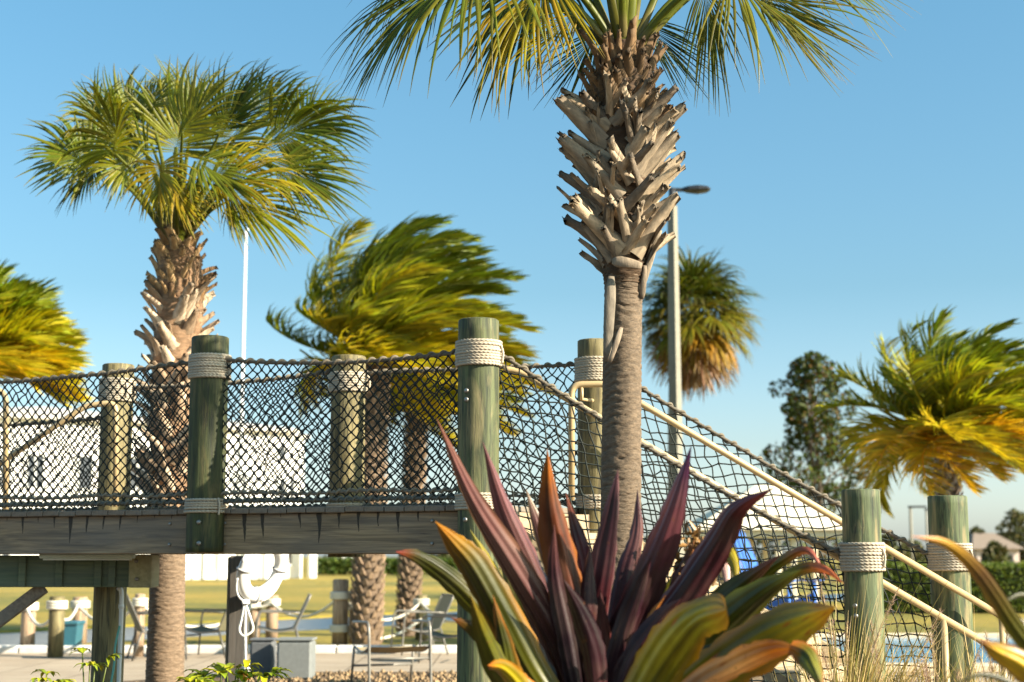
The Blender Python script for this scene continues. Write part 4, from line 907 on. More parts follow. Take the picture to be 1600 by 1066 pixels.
# far houses at the right
def farhouse(label, x0, x1, ytop, yeave, Y, wallc, roofc):
    a_, b_ = at(x0, yeave, Y), at(x1, yeave, Y); zr = at(x0, ytop, Y)[2]; xm = (a_[0] + b_[0]) / 2; w = b_[0] - a_[0]
    o = empty('far_house', [xm, Y, 0], label, 'house'); m = MB(); m.box([xm, Y + 4, a_[2] / 2], [w, 8, a_[2]]); wl = m.build('wall', plain('far_wall', wallc, .9), o, False)
    m = MB(); z = a_[2] + .005; e = .5; m.add([[a_[0] - e, Y - e, z], [b_[0] + e, Y - e, z], [b_[0] + e, Y + 8 + e, z], [a_[0] - e, Y + 8 + e, z], [a_[0] + w * .25, Y + 4, zr], [b_[0] - w * .25, Y + 4, zr]], [[0, 1, 5, 4], [2, 3, 4, 5], [3, 2, 1, 0]], [[1, 2, 5], [3, 0, 4]]); m.build('roof', plain('far_roof', roofc, .9), o, False)
    for f in (.2, .5, .8):
        m = MB(); m.box([a_[0] + w * f, Y - .02, a_[2] * .55], [w * .12, .1, a_[2] * .4]); m.build('window', GLS, o, False)
farhouse('far house with a brown roof behind the trees on the right', 1525, 1592, 832, 858, 145., (.62, .50, .44), (.22, .17, .13))
farhouse('far white house right of the low hedge across the lawn', 535, 590, 838, 858, 160., (.75, .74, .72), (.2, .2, .22))

# ------------------------------------------------------------------ pavilion behind the stairs
YV = 45.0; vp = lambda px, py, dy=0: at(px, py, YV + dy)
pav = empty('pavilion', vp(1240, 870) * [1, 1, 0], 'open pavilion with a broad cream roof behind the stairs', 'pavilion')
CR = plain('cream_roof', (.72, .64, .48), .8, 0, .06, 2); x0, x1 = vp(1082, 826)[0], vp(1335, 826)[0]; ze = vp(1200, 828)[2]; zr = vp(1200, 764)[2]
m = MB(); yf, yb = YV - .2, YV + 6; ym = (yf + yb) / 2; xm = vp(1218, 800)[0]
m.add([[x0, yf, ze], [x1, yf, ze], [x1, yb, ze], [x0, yb, ze], [xm - .2, ym, zr + .25], [xm + .6, ym, zr + .25]], [[0, 1, 5, 4], [2, 3, 4, 5], [3, 2, 1, 0]], [[1, 2, 5], [3, 0, 4]]); m.build('roof', CR, pav, False)
m = MB(); m.box([(x0 + x1) / 2, ym, ze - .113], [x1 - x0 - .3, yb - yf - .3, .22], bev=.02); m.build('fascia', CR, pav, False)
for px in (1100, 1160, 1219, 1243, 1330):
    for dy in (0.3, 5.4):
        m = MB(); p = vp(px, 870); m.box([p[0] * (YV + dy) / YV if False else p[0], YV + dy, (ze - .226) / 2], [.16, .16, ze - .226], bev=.02); m.build('pillar', CR, pav, False)
m = MB(); m.box([vp(1180, 870)[0], YV + 4, .55], [2.2, .8, 1.1], bev=.03); m.build('counter', plain('counter_tan', (.52, .40, .28), .8), pav, False)

# ------------------------------------------------------------------ giant blue lawn chair
YA = 30.0; BL = plain('blue_paint', (.03, .12, .42), .45, 0, .1); ap = lambda px, py, dy=0: at(px, py, YA + dy)
ac = empty('adirondack_chair', ap(1195, 1010) * [1, 1, 0], 'oversized blue slatted lawn chair seen through the stair net', 'chair')
fdir = nrm([.8, -.55, 0]); sdv = np.array([-fdir[1], fdir[0], 0]); c0 = ap(1180, 1010) * [1, 1, 0]
def abox(nm, s0, s1, w, t):
    s0, s1 = np.asarray(s0, float), np.asarray(s1, float); d = nrm(s1 - s0); sv = sdv - d * np.dot(sdv, d); sv = nrm(sv); m = MB(); m.box((s0 + s1) / 2, [np.linalg.norm(s1 - s0), w, t], np.array([d, sv, np.cross(d, sv)]), bev=.012); m.build(nm, BL, ac, False)
zt = ap(1190, 822)[2]
for i in range(7):
    q = (i - 3); hh = zt - .03 * q * q; abox('back_slat', c0 + fdir * .15 + sdv * q * .15 + UP * .55, c0 - fdir * (.38 + .0) + sdv * q * .17 + UP * hh, .125, .03)
for i in range(6): abox('seat_slat', c0 + fdir * (.2 + i * .15) - sdv * .5 + UP * (.6 + .035 * i), c0 + fdir * (.2 + i * .15) + sdv * .5 + UP * (.6 + .035 * i), .12, .03)
for sg in (-1, 1):
    abox('arm', c0 - fdir * .2 + sdv * sg * .62 + UP * 1.02, c0 + fdir * 1.15 + sdv * sg * .62 + UP * 1.06, .2, .035)
    abox('leg', c0 + fdir * 1.0 + sdv * sg * .58 + UP * 0.0, c0 + fdir * 1.0 + sdv * sg * .58 + UP * 1.03, .13, .04)
    abox('side_rail', c0 - fdir * .75 + sdv * sg * .52 + UP * .04, c0 + fdir * 1.05 + sdv * sg * .52 + UP * .76, .04, .16)
abox('back_rail', c0 - fdir * .2 - sdv * .55 + UP * 1.25, c0 - fdir * .2 + sdv * .55 + UP * 1.25, .05, .12)
# pool
pl = empty('swimming_pool', [7.5, 24.5, 0], 'light blue pool behind the stair foot', 'pool')
m = MB()
for (a_, b_) in (((3.9, 20.3), (13.6, 20.6)), ((3.9, 28.2), (13.6, 28.5)), ((3.9, 20.603), (4.2, 28.197)), ((13.3, 20.603), (13.6, 28.197))): m.box([(a_[0] + b_[0]) / 2, (a_[1] + b_[1]) / 2, .06], [b_[0] - a_[0], b_[1] - a_[1], .12], bev=.02)
m.build('coping', plain('coping_tan', (.58, .47, .34), .8), pl, False)
m = MB(); m.poly([[4.2, 20.6, .05], [13.3, 20.6, .05], [13.3, 28.2, .05], [4.2, 28.2, .05]]); m.build('water_surface', M['pool'], pl, False)

# ------------------------------------------------------------------ shore bollards with swags of rope
WR = (.72, .66, .54)
BOL = [('tan_bollard', 42, 935, 1018, 11, 'tan', 'pale wooden rope post at the far left by the canal'), ('b', 86, 932, 1027, 12, 'green', 'green rope post in front of the teal bin'), ('c', 123, 933, 1006, 11.5, 'tan', 'wooden rope post right of the green rope post'),
       ('d', 216, 928, 1026, 8, 'tan', 'thin rope post left of the wind-blown palm trunk'), ('e', 397, 934, 1002, 9, 'tan', 'rope post half hidden behind the life ring'), ('f', 424, 930, 1002, 9.5, 'tan', 'rope post just right of the life ring'),
       ('g', 531, 905, 1008, 12.5, 'tan', 'tall rope post with two white rope bands'), ('h', 551, 922, 1006, 6.5, 'tan', 'short thin post standing against the tall rope post'), ('i', 658, 930, 1000, 9.5, 'green', 'rope post right of the feather palm trunks')]
M['bol'] = postmat('bollard_wood', (.20, .13, .085), (.36, .25, .165), (.46, .36, .25), 7.3)
bt = {}
for (_, px, top, bot, hw, kd, lb_) in BOL:
    g0 = onground(px, bot); Y = g0[1]; zt = at(px, top, Y)[2]; r_ = hw * mpp(Y); o = empty('rope_post', g0, lb_, 'post', 'rope posts along the canal')
    m = MB(); m.lathe([(r_, 0), (r_ * .98, zt * .5), (r_ * .97, zt - .02), (r_ * .85, zt)], g0, 18, wob=lambda z, th: 1 + .02 * np.sin(3 * th + z * 3)); m.build('shaft', M['bol'] if kd == 'tan' else M['post_tan'], o)
    zb_ = zt - (.17 if _ not in 'gh' else .32)
    for zz in ((zb_,) if _ != 'g' else (zb_, zb_ - .56)):
        m = MB()
        for q in range(3): m.ring([g0[0], g0[1], zz + q * .042], r_ + .018, .023, 8, 60, 2, 3, .15, .1, WR)
        m.build('rope_band', M['rope'], o)
    bt[_] = np.array([g0[0], g0[1] - r_ - .01, zb_ + .04])
def swag(a_, b_, sag, lb_, r_=.024):
    o = empty('rope_swag', (np.asarray(a_) + b_) / 2 * [1, 1, 0], lb_, 'rope', 'rope swags between the canal posts'); m = MB(); m.tube(catenary(a_, b_, sag, 90), r_, 9, WR, 3, .15, .1); m.build('rope', M['rope'], o)
swag(bt['tan_bollard'], bt['b'] - [0, -.2, .0], .30, 'rope swag between the far left post and the green post'); swag(bt['b'], bt['c'], .24, 'rope swag between the green post and the wooden post beside it'); swag(bt['c'], bt['d'], .30, 'long rope swag right of the teal bin')
swag(bt['d'], bt['e'], .38, 'rope swag behind the wind-blown palm trunk'); swag(bt['f'], bt['g'], .30, 'rope swag between the life ring and the tall rope post'); swag(bt['e'], bt['f'], .05, 'short rope span just right of the life ring')
swag(bt['g'], bt['i'], .36, 'rope swag passing the feather palm trunks'); swag(bt['i'], at(760, 945, 24.5), .30, 'rope swag running behind the tallest post'); swag(bt['g'] - [0, 0, .56], bt['i'] - [0, 0, .3], .25, 'lower rope swag passing the feather palm trunks')
# teal bin behind the green post
tb = empty('recycling_bin', onground(88, 1022), 'teal bin behind the green rope post', 'bin'); g0 = onground(88, 1022) + [0, .35, 0]
m = MB(); s_ = mpp(g0[1]); m.prism([g0 + [-17 * s_, 0, 0], g0 + [17 * s_, 0, 0], g0 + [20 * s_, 0, 42 * s_], g0 + [-20 * s_, 0, 42 * s_]], [0, .4, 0]); TL = plain('teal_plastic', (.03, .12, .16), .45); m.build('body', TL, tb, False)
m = MB(); m.box(g0 + [0, .2, 44 * s_], [44 * s_, .46, .05], bev=.012); m.build('lid', TL, tb, False)

# ------------------------------------------------------------------ life ring on its post
YR_ = 12.6; rp0 = at(372, 900, YR_); lr = empty('ring_post', rp0 * [1, 1, 0], 'dark square post under the bridge carrying the life ring', 'post')
hwid = 13 * mpp(YR_); DK = timber('dark_post_wood', (.045, .038, .03), (.12, .10, .08), 2)
m = MB(); m.box([rp0[0], YR_ + hwid, (ZD - .31) / 2], [hwid * 2, hwid * 2, ZD - .31], bev=.006); m.build('shaft', DK, lr, False)
m = MB(); m.box([rp0[0] - hwid - .011, YR_ + hwid, (ZD - .31) / 2], [.02, hwid * 1.6, ZD - .33], bev=.003); m.build('trim', M['concrete'], lr, False)
ring = empty('life_ring', at(405, 900, YR_ - .15), 'white life ring hanging under the deck with a looped throw line', 'life ring')
cR = at(410, 890, YR_ - .05); Nn = nrm([.80, -.50, -.33]); tl1 = nrm(np.cross(UP, Nn)); tl2 = np.cross(Nn, tl1)
a_ = np.linspace(0, 2 * PI, 65); RR = .215; m = MB(); P = cR + (tl1 * np.cos(a_)[:, None] + tl2 * np.sin(a_)[:, None]) * RR; m.tube(P, .060, 18, flat=(1, .8), up=Nn, cap=False); WH = plain('ring_white', (.82, .82, .80), .35, 0, .02); m.build('float_ring', WH, ring)
m = MB()
for q in range(4):
    m = MB(); t_ = np.linspace(q * PI / 2 + .25, q * PI / 2 + PI / 2 - .25, 14); rad = RR + .062 + .02 * np.sin((t_ - q * PI / 2 - .25) / (PI / 2 - .5) * PI); m.tube(cR + (tl1 * np.cos(t_)[:, None] + tl2 * np.sin(t_)[:, None]) * rad[:, None], .009, 8, (.8, .8, .78), 3, .1, .04); m.build('grab_line', M['rope'], ring)
GB = plain('grey_band', (.45, .46, .47), .5)
for q in range(4):
    m = MB(); t0 = q * PI / 2; cc = cR + (tl1 * math.cos(t0) + tl2 * math.sin(t0)) * RR; tt = nrm(-tl1 * math.sin(t0) + tl2 * math.cos(t0)); e1 = nrm(cc - cR); aa = np.linspace(0, 2 * PI, 20); m.tube(cc + (e1 * np.cos(aa)[:, None] * .061 + Nn * np.sin(aa)[:, None] * .050), .012, 6, flat=(1, 1), cap=False); m.build('band', GB, ring)
m = MB(); p0 = at(384, 940, YR_ - .1)
m.tube(bez([at(384, 930, YR_ - .1), at(378, 965, YR_ - .1), at(374, 985, YR_ - .1), at(382, 994, YR_ - .1), at(395, 984, YR_ - .1), at(392, 968, YR_ - .1), at(384, 945, YR_ - .1)], 40), .010, 8, (.82, .82, .78), 3, .12, .04); m.tube(bez([p0, at(383, 990, YR_ - .1), at(384, 1040, YR_ - .1)], 30), .010, 8, (.82, .82, .78), 3, .12, .04); m.box(p0, [.06, .05, .05], c_=(.8, .8, .8), bev=.012)
m.build('throw_line', M['rope'], ring)
m = MB(); e = at(385, 1050, YR_ - .1); m.lathe([(.01, .075), (.03, .06), (.036, .01), (.036, -.01)][::-1], e, 16); m.build('line_float', WH, ring)
m = MB(); m.lathe([(.03, -.06), (.036, -.05), (.036, -.012)], e, 16); m.build('line_float', plain('orange_float', (.75, .14, .02), .4), ring)

# ------------------------------------------------------------------ grey side tables / boxes
def crate(px0, px1, py0, py1, lb_, colr):
    g = onground((px0 + px1) / 2, py1); Y = g[1]; w = (px1 - px0) * mpp(Y); h = at(px0, py0, Y)[2]; o = empty('storage_box', g, lb_, 'box', 'grey boxes on the patio'); mt = plain('grey_box', colr, .75, 0, .1, 20, .2)
    m = MB(); m.box(g + [0, w / 2, h * .47], [w * .97, w * .97, h * .94], bev=.03); m.build('body', mt, o, False); m = MB(); m.box(g + [0, w / 2, h * .968], [w * 1.02, w * 1.02, h * .055], bev=.012); m.build('lid', mt, o, False)
crate(431, 486, 998, 1063, 'light grey square box standing on the patio right of the life ring line', (.17, .18, .175)); crate(389, 426, 998, 1058, 'darker grey box partly behind the throw line float', (.11, .115, .12))

# ------------------------------------------------------------------ sling chairs on the patio
FR = plain('chair_frame', (.09, .085, .075), .4, .3); SL = plain('sling_khaki', (.32, .25, .14), .8, 0, .08, 30, .1); SLD = plain('sling_olive', (.12, .11, .06), .8)
def sling(px, py, face, lb_, sl=SL, sc=1.0, back=True, fr=FR):
    g = onground(px, py); o = empty('patio_chair', g, lb_, 'chair', 'sling chairs on the patio'); a = R(face); f = np.array([math.cos(a), math.sin(a), 0]) * sc; s_ = np.array([-math.sin(a), math.cos(a), 0]) * sc; u = UP * sc; W = .31
    sp_ = lambda t: g + f * (.28 - .56 * t) + u * (.42 - .05 * math.sin(PI * t) - .03 * t)
    bk = lambda t: g + f * (-.28 - .24 * t) + u * (.39 + .52 * t)
    def sheet(fn, nm, n=8):
        m = MB(); P = np.array([fn(t) for t in np.linspace(0, 1, n)]); V = np.stack([P - s_ * (W - .02), P, P + s_ * (W - .02)], 1); V[:, 1] -= UP * .012; V = V.reshape(-1, 3); i = np.arange(n - 1) * 3
        Q = np.concatenate([np.stack([i, i + 1, i + 4, i + 3], -1), np.stack([i + 1, i + 2, i + 5, i + 4], -1)]); nv = len(V); m.add(np.concatenate([V, V - UP * .008]), np.concatenate([Q, Q[:, ::-1] + nv])); m.build(nm, sl, o)
    sheet(sp_, 'seat')
    if back: sheet(bk, 'backrest')
    for sg in (-1, 1):
        q = s_ * W * sg; m = MB(); m.tube(bez([g + f * .32 + q * 1.02, g + f * .30 + q * 1.02 + u * .3, g + f * .26 + q * 1.02 + u * .62, g + f * .1 + q * 1.02 + u * .655, g - f * .36 + q * 1.02 + u * .64], 20), .014 * sc, 8); m.build('arm', fr, o)
        m = MB(); m.tube([g - f * .42 + q * 1.02, g - f * .30 + q * 1.02 + u * .4], .014 * sc, 8); m.build('leg', fr, o)
        m = MB(); P = [sp_(t) + q for t in np.linspace(0, 1, 8)] + ([bk(t) + q for t in np.linspace(.05, 1, 6)] if back else []); m.tube(P, .013 * sc, 8); m.build('side_rail', fr, o)
    for t0, nm in ((g + f * .29 + u * .30, 'stretcher'), (g - f * .34 + u * .2, 'stretcher')) + (((bk(1.0)), 'top_rail'),) * (1 if back else 0):
        m = MB(); m.tube([t0 - s_ * W, t0 + s_ * W], .012 * sc, 8); m.build(nm, fr, o)
FRL = plain('chair_frame_light', (.20, .185, .16), .4, .3)
sling(612, 1074, -70, 'khaki sling chair nearest the camera under the bridge', SL, 1.15, False, FRL)
sling(696, 1034, 170, 'dark framed sling chair beside the tallest post foot', SLD, 1.0)
sling(650, 1022, 200, 'khaki sling chair behind the nearest one', SL, 1.0, True, FRL)
sling(250, 1030, 20, 'olive sling chair left of the wind-blown palm trunk', SLD, 1.05)
sling(326, 1026, 165, 'olive sling chair between the palm trunk and the life ring post', SLD, 1.05)
sling(430, 1022, 190, 'sling chair behind the grey boxes', SL, 1.0, True, FRL)

# ------------------------------------------------------------------ big purple bromeliad
rg = np.random.default_rng(91)
def broad(root, pts, w, Y0, Y1, turn, cols, rgx, edge=None, fold=.30, na=19, nl_=28, taper=(.62, .75), name='leaf', wave=.02, pw=.9, cut=0.0, spots=0.0, lance=True):
    """one strap leaf along photo points, from depth Y0 at its base to Y1 at its tip"""
    k = len(pts); P = np.array([at(px, py, Y0 + (Y1 - Y0) * (i / (k - 1)) ** 1.4) for i, (px, py) in enumerate(pts)]); P = bez(P, nl_)
    t = np.linspace(0, 1, nl_); T = nrm(np.gradient(P, axis=0)); view = nrm(P - [0, 0, CAMZ]); S0 = nrm(np.cross(T, view)); N0_ = np.cross(S0, T)
    ca, sa = math.cos(R(turn)), math.sin(R(turn)); S = S0 * ca + N0_ * sa; N = np.cross(S, T)
    W = w * mpp((Y0 + Y1) / 2) * np.where(t < .35, taper[0] + (1 - taper[0]) * (t / .35) ** .8, 1.0) * np.where(t > .5, np.maximum(cut, 1 - ((t - .5) / .5) ** 1.9), 1.0) * (np.where(t > .3, 1 - .30 * ((t - .3) / .7), 1) if lance else 1) * (np.clip((1 - t) / .09, 0, 1) ** .5 if cut else 1); W = np.maximum(W, .002)
    a = np.linspace(-1, 1, na); V = P[:, None] + S[:, None] * (a[None, :, None] * W[:, None, None] / 2) + N[:, None] * ((np.abs(a) ** 1.3 * fold)[None, :, None] * W[:, None, None])
    ph = rgx.uniform(0, 6); V += N[:, None] * (wave * W[:, None] * (np.sin(t[:, None] * 15 + ph + a[None] * 1.5) * np.abs(a)[None] ** 2 + 1.5 * np.sin(a[None] * 14 + ph + 1.5 * np.sin(t[:, None] * 4 + ph))))[..., None]
    ej = rgx.normal(0, .022, (nl_, 2)) * W[:, None] - (rgx.random((nl_, 2)) < .05) * .07 * W[:, None]; V[:, 0] -= S * ej[:, :1]; V[:, -1] += S * ej[:, 1:]
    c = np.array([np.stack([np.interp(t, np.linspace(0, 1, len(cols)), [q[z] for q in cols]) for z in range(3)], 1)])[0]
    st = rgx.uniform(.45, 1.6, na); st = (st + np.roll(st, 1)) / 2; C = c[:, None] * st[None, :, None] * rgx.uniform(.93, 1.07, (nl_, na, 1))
    if edge is not None:
        e = np.clip((np.abs(a) - .62) / .38, 0, 1)[None, :, None] * (.45 + .55 * np.clip(np.sin(t * 11 + ph), 0, 1))[:, None, None] + np.clip((t - .82) / .18, 0, 1)[:, None, None] * .7; e = np.clip(e, 0, 1); C = C * (1 - e) + np.array(edge) * e
    if spots:
        sp = rgx.random((nl_, na, 1)) < spots; C = np.where(sp, np.array([.20, .05, .012]), C)
    i = np.arange(nl_ - 1)[:, None] * na; j = np.arange(na - 1)[None]; Q = np.stack([i + j, i + j + 1, i + na + j + 1, i + na + j], -1).reshape(-1, 4)
    m = MB(); m.add(V.reshape(-1, 3), Q, c=C.reshape(-1, 3)); return m.build(name, M['plant'], root)
YB = 6.1; bb = at(935, 1160, YB); bro = empty('bromeliad', bb * [1, 1, 0], 'large bromeliad with purple upright leaves and olive outer leaves in the foreground', 'plant')
PU, PK, DP, RD = (.034, .009, .013), (.125, .052, .047), (.014, .005, .009), (.07, .006, .008)  # PK's pink puts glossy reflection, along with pale scurf, into the colour
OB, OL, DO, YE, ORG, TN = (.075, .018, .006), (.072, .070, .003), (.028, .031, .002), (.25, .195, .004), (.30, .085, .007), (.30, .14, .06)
BR = [  # points base->tip, width, Y0, Y1, turn, colours, edge, fold
 ([(905, 1130), (868, 1010), (800, 890), (735, 780), (682, 654)], 62, 6.1, 5.75, 24, [DP, PU, PK, PK, (.16, .06, .06)], (.22, .09, .05), .30),
 ([(915, 1130), (880, 1000), (835, 890), (790, 790), (754, 690)], 60, 6.15, 5.95, -22, [DP, PU, PK, (.20, .08, .08), (.15, .06, .06)], None, .32),
 ([(912, 1130), (885, 1010), (860, 900), (838, 830), (822, 765)], 50, 6.3, 6.3, 30, [DP, PU, PK, PK, PK], (.4, .3, .2), .34),
 ([(925, 1130), (905, 1000), (882, 880), (862, 790), (855, 702)], 74, 6.0, 5.85, -12, [DP, (.05, .012, .01), (.09, .022, .008), OB, ORG], (.26, .08, .01), .34),
 ([(930, 1130), (925, 1010), (908, 900), (893, 830), (884, 770)], 52, 6.1, 6.1, 38, [RD, RD, (.13, .02, .025), PU, (.2, .06, .03)], None, .36),
 ([(938, 1130), (940, 1000), (955, 880), (963, 800), (966, 733)], 58, 6.05, 6.0, -35, [DP, RD, PU, DP, DP], (.22, .09, .10), .38),
 ([(950, 1130), (968, 1000), (985, 900), (1000, 830), (996, 765)], 46, 6.3, 6.4, -28, [DP, PU, PU, PK, PU], None, .34),
 ([(945, 1130), (972, 1000), (1012, 900), (1050, 800), (1080, 697)], 76, 6.0, 5.7, 10, [DP, PU, PU, (.13, .04, .05), (.035, .01, .06)], None, .30),
 ([(950, 1130), (998, 1010), (1060, 930), (1115, 850), (1150, 795), (1208, 763)], 60, 6.0, 5.6, 18, [DP, PU, PU, PU, (.15, .03, .035)], (.12, .03, .03), .30),
 ([(940, 1130), (946, 1060), (942, 980), (938, 920)], 34, 5.95, 5.9, 0, [RD, (.16, .012, .014), RD, PU], None, .4),
 ([(955, 1130), (1010, 1040), (1050, 960), (1076, 880), (1085, 842)], 36, 6.25, 6.2, -20, [DP, PU, OB, OB, TN], None, .36),
 # outer olive leaves, left
 ([(905, 1140), (820, 1030), (755, 950), (705, 900), (655, 868), (618, 862)], 50, 5.95, 5.7, -20, [DO, OL, OL, DO, DO, (.20, .03, .02)], None, .30),
 ([(900, 1140), (835, 1060), (785, 970), (740, 890), (708, 850), (680, 815)], 74, 5.8, 5.55, 14, [DO, OL, DO, (.05, .05, .006), (.20, .10, .010), ORG], (.30, .13, .010), .28),
 ([(905, 1140), (850, 1040), (800, 950), (765, 880), (735, 828)], 52, 6.1, 6.2, -25, [DO, DO, OL, YE, (.2, .17, .02)], None, .32),
 ([(890, 1150), (840, 1100), (800, 1060), (785, 1000), (770, 930)], 48, 5.7, 5.6, 12, [OL, OL, OL, DO, DO], (.36, .12, .012), .28),
 ([(880, 1150), (830, 1100), (790, 1050), (762, 1040)], 40, 5.5, 5.3, 20, [OL, YE, YE, ORG], ORG, .3),
 ([(905, 1140), (860, 1050), (815, 960), (790, 900), (780, 860)], 44, 6.35, 6.5, 30, [DO, DO, DO, OL, OL], None, .34),
 # outer leaves, right
 ([(960, 1150), (1000, 1085), (1040, 1020), (1085, 970), (1135, 952)], 84, 5.5, 5.1, 8, [OL, (.12, .11, .006), (.17, .145, .007), (.13, .12, .006), (.22, .17, .01)], (.32, .14, .010), .20, .72),
 ([(970, 1150), (1040, 1050), (1100, 975), (1160, 915), (1218, 868)], 54, 5.9, 5.65, -10, [DO, OL, DO, DO, (.15, .04, .03)], None, .30),
 ([(975, 1150), (1050, 1060), (1120, 990), (1190, 930), (1252, 890)], 66, 5.75, 5.45, -14, [DO, OL, DO, DO, OL], (.22, .20, .012), .30),
 ([(980, 1155), (1060, 1090), (1130, 1040), (1200, 995), (1255, 968), (1305, 948)], 84, 5.5, 5.1, 6, [OL, (.17, .16, .012), OL, OL, (.2, .17, .012), (.40, .20, .012)], (.36, .16, .012), .24),
 ([(1000, 1170), (1080, 1085), (1150, 1045), (1205, 1020), (1248, 1012)], 46, 5.35, 5.0, -30, [TN, TN, (.52, .26, .10), ORG, ORG], (.55, .20, .02), .24),
 ([(1235, 1008), (1258, 1018), (1272, 1040), (1288, 1080)], 40, 5.0, 4.9, 20, [ORG, OL, (.16, .15, .012), OL], (.30, .08, .012), .25),
 ([(970, 1150), (1070, 1010), (1150, 930), (1215, 880), (1262, 860), (1292, 905)], 22, 6.2, 5.8, 10, [DO, DO, DO, OL, (.3, .08, .05), (.4, .15, .10)], None, .3),
 ([(975, 1150), (1080, 1030), (1170, 950), (1245, 895), (1285, 890), (1318, 912)], 24, 6.1, 5.7, -15, [DO, DO, OL, OL, (.42, .10, .04), (.5, .12, .03)], None, .3),
 ([(965, 1150), (1030, 1000), (1100, 900), (1130, 862), (1148, 880), (1152, 925)], 30, 6.3, 6.0, 20, [DO, PU, OL, YE, YE, (.3, .2, .02)], None, .3),
 ([(955, 1150), (1000, 1020), (1060, 920), (1105, 860), (1128, 880), (1140, 945)], 34, 6.35, 6.1, -25, [DP, PU, PU, PK, (.5, .3, .28), (.55, .38, .34)], None, .3),
 ([(960, 1150), (985, 1030), (1020, 950), (1050, 900)], 40, 6.2, 6.1, 25, [OL, OL, (.2, .18, .015), OL], None, .32), ([(958, 1150), (1000, 1040), (1015, 970), (1040, 930)], 20, 5.85, 5.8, 0, [ORG, ORG, (.4, .14, .02), ORG], None, .3)]
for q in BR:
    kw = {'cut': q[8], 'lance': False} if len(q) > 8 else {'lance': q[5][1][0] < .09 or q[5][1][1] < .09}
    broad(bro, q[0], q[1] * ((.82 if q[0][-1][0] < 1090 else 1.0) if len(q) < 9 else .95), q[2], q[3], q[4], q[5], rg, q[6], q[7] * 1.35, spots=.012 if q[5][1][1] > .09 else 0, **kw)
EX = [([(900, 1140), (850, 1000), (800, 880), (770, 800)], 34, 6.3, 6.3, 20, [DP, PU, PU, PK]), ([(915, 1140), (895, 1010), (872, 900), (866, 820)], 36, 5.9, 5.85, -30, [DP, DP, PU, (.10, .035, .03)]), ([(925, 1140), (918, 1010), (915, 920), (922, 850)], 34, 5.95, 5.95, 25, [RD, RD, PU, PU]), ([(945, 1140), (975, 1010), (1000, 930), (1018, 870)], 38, 5.9, 5.8, -30, [DP, PU, DP, PU]),
      ([(935, 1140), (925, 1030), (905, 960), (880, 905)], 40, 5.75, 5.65, 15, [RD, PU, DP, PU]), ([(950, 1140), (985, 1040), (1030, 970), (1065, 935)], 36, 5.8, 5.7, -15, [DP, PU, PU, (.09, .02, .02)]), ([(880, 1150), (800, 1040), (745, 985), (705, 965)], 30, 5.9, 5.7, -15, [DO, OL, DO, (.10, .03, .01)]), ([(885, 1150), (815, 1030), (770, 940), (752, 880)], 38, 6.0, 6.0, 20, [DO, OL, DO, OL]),
      ([(985, 1150), (1060, 1070), (1130, 1020), (1195, 985)], 44, 5.6, 5.4, -18, [DO, OL, DO, OL]), ([(960, 1140), (1010, 1010), (1060, 940), (1090, 900)], 26, 6.1, 6.1, 10, [OL, YE, OL, ORG]), ([(975, 1150), (1040, 1030), (1110, 940), (1165, 890)], 40, 6.2, 6.0, 22, [DO, DO, OL, DO]), ([(870, 1150), (800, 1080), (760, 1000), (735, 930)], 40, 5.6, 5.4, -10, [DO, OL, OL, (.16, .10, .008)])]
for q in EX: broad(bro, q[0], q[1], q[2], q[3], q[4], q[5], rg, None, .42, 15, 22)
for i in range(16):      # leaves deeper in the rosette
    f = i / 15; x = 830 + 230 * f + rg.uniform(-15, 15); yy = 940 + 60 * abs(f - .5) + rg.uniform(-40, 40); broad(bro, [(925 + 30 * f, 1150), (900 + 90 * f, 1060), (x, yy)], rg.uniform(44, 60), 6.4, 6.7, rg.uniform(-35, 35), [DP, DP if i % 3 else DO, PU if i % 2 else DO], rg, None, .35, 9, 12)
m = MB(); rr = rg    # withered flower head
for i in range(90):
    c = at(1086 + rg.normal(0, 11), 862 + rg.normal(0, 22), 6.25 + rg.normal(0, .04)); d = nrm(rg.normal(0, 1, 3) - [0, 0, .6]); m.strip(np.array([c, c + d * .03, c + d * .055 - UP * .01]), np.array([.012, .02, .003]), rg.normal(0, 1, 3), .3, np.array([.24, .13, .045]) * rg.uniform(.4, 1.6))
m.tube(bez([at(1078, 1000, 6.3), at(1080, 920, 6.3), at(1088, 840, 6.25)], 10), .012, 7, (.28, .16, .06)); m.build('withered_flower', M['plant'], bro)

# --- the plant at the lower right, close to the camera
b2 = empty('strap_leaf_plant', at(1690, 1180, 4.3) * [1, 1, 0], 'strap leaf plant reaching in at the right frame edge with an orange leaf tip', 'plant')
BRN = (.16, .05, .02)
for q in (([(1690, 1190), (1640, 1060), (1585, 985), (1530, 900), (1480, 852), (1424, 838)], 34, 4.4, 4.2, 20, [DO, OL, OL, (.12, .06, .02), (.50, .26, .01), (.45, .12, .02)], None, .3),
          ([(1700, 1180), (1650, 1095), (1600, 1045), (1560, 1020), (1530, 1000)], 50, 4.2, 4.1, 10, [OL, BRN, (.42, .26, .012), (.40, .24, .012), BRN], BRN, .3),
          ([(1700, 1180), (1660, 1060), (1620, 1000), (1575, 960), (1556, 935)], 30, 4.5, 4.5, -20, [DO, OL, (.13, .11, .012), DO, DO], None, .3),
          ([(1700, 1190), (1610, 1090), (1540, 1055), (1480, 1075)], 10, 4.3, 4.2, 0, [DO, DO, DO, DO], None, .3), ([(1700, 1180), (1640, 960), (1600, 930), (1560, 945)], 10, 4.6, 4.5, 0, [DO, DO, DO, DO], None, .3)):
    broad(b2, q[0], q[1], q[2], q[3], q[4], q[5], rg, q[6], q[7], spots=.01)

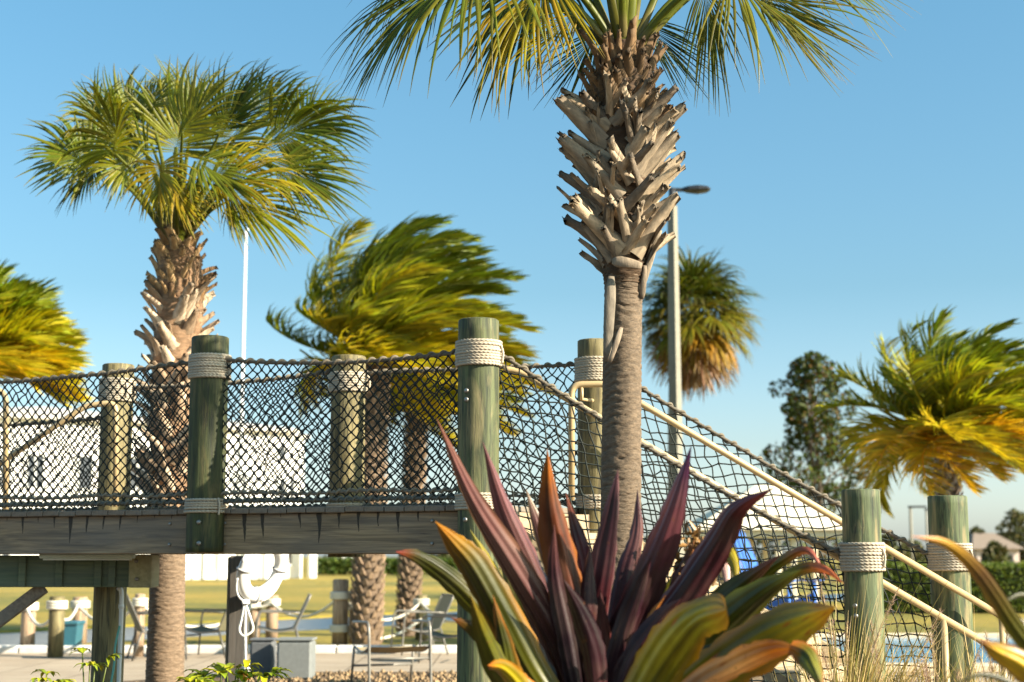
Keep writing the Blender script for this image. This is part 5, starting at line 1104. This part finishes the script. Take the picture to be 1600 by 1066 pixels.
# ------------------------------------------------------------------ dry fountain grass round the stair foot
rg = np.random.default_rng(95)
def grass(px, Y, n, H, spread, lb_, plumes=6):
    c = at(px, 1000, Y) * [1, 1, 0]; o = empty('fountain_grass', c, lb_, 'grass', 'dry fountain grass clumps'); m = MB()
    for i in range(n):
        a = rg.uniform(0, 2 * PI); l = H * rg.uniform(.45, 1.05); b0 = c + np.array([math.cos(a), math.sin(a), 0]) * rg.uniform(0, spread * .35); out = np.array([math.cos(a), math.sin(a), 0]) * rg.uniform(.05, .55) + [.12, 0, 0]; t = np.linspace(0, 1, 7)[:, None]
        P = b0 + (out * t ** 1.9 * l * .6 + UP * (t - .30 * rg.uniform(0, 1.2) * t ** 2.6) * l); cc = np.array(((.50, .37, .17), (.38, .29, .11), (.17, .17, .035), (.60, .46, .25))[i % 4]) * rg.uniform(.7, 1.25); m.strip(P, np.array([1, 1, .95, .85, .65, .4, .1]) * .0095, rg.normal(0, 1, 3), .2, cc)
    tag(m.build('blades', M['small_leaf'], o), None, None, None, 'stuff')
    for i in range(plumes):
        a = rg.uniform(0, 2 * PI); out = np.array([math.cos(a), math.sin(a), 0]) * rg.uniform(.1, .35); l = H * rg.uniform(.75, 1.05); t = np.linspace(0, 1, 12)[:, None]; P = c + (out * t ** 2 * l * .7 + UP * (t - .08 * t ** 3) * l); m = MB(); m.tube(P, .002, 5, (.5, .38, .2))
        Q = P[8:]; T = nrm(P[-1] - P[8])
        for k in range(130):
            p = P[8] + (P[-1] - P[8]) * rg.random(); d = nrm(T * .8 + rg.normal(0, .6, 3)); m.strip(np.array([p, p + d * .018, p + d * .032]), [.002, .0017, .0006], rg.normal(0, 1, 3), .1, np.array([.36, .24, .20]) * rg.uniform(.7, 1.4))
        m.build('plume', M['small_leaf'], o)
grass(1318, 8.75, 330, 1.46, .5, 'dry grass clump in front of the green post at the stair foot', 5); grass(1385, 8.9, 280, 1.25, .5, 'dry grass clump right of the stair foot post', 6); grass(1470, 8.6, 220, 1.15, .5, 'dry grass clump below the rightmost post', 6); grass(1560, 8.8, 240, 1.25, .6, 'dry grass clump at the right frame edge', 6); grass(1265, 8.5, 150, 1.0, .4, 'low dry grass clump beside the bromeliad leaf tips', 3)
# ------------------------------------------------------------------ small bright shrubs at the lower edge
def shrub(px, py, Y, H, lb_, n=16, ll=.13):
    c = at(px, py, Y); c = c * [1, 1, 0]; top = at(px, py, Y)[2]; o = empty('leafy_shrub', c, lb_, 'plant'); m = MB()
    for i in range(n):
        a = i * golden; r_ = H * rg.uniform(.05, .45); e = c + [math.cos(a) * r_, math.sin(a) * r_, top * rg.uniform(.8, 1.0)]; st = MB(); st.tube(bez([c, c + [0, 0, top * .5] + (e - c) * [.3, .3, 0], e], 8), np.linspace(.009, .004, 8), 6, (.12, .15, .03))
        for k in range(7):
            b_ = a + (k - 3) * .42; d = nrm([math.cos(b_), math.sin(b_), rg.uniform(-.15, .45)]); l = ll * rg.uniform(.75, 1.2); P = np.array([e, e + d * l * .4 + UP * .01, e + d * l * .75, e + d * l - UP * .025]); st.strip(P, np.array([.15, .34, .28, .02]) * l, np.cross(d, UP), .15, np.array(((.30, .33, .012), (.42, .38, .012), (.18, .24, .015))[k % 3]) * rg.uniform(.75, 1.25))
        st.build('stem', M['plant'], o)
shrub(72, 1050, 9.2, .35, 'small yellow-green shrub at the lower left corner', 7, .09); shrub(142, 1020, 9.6, .3, 'slender shrub left of the support post under the beam', 4, .09); shrub(360, 1046, 9.4, .6, 'bright yellow-green shrub below the life ring', 22, .12); shrub(300, 1066, 9.0, .4, 'low dark green shrub right of the palm trunk foot', 9, .1)
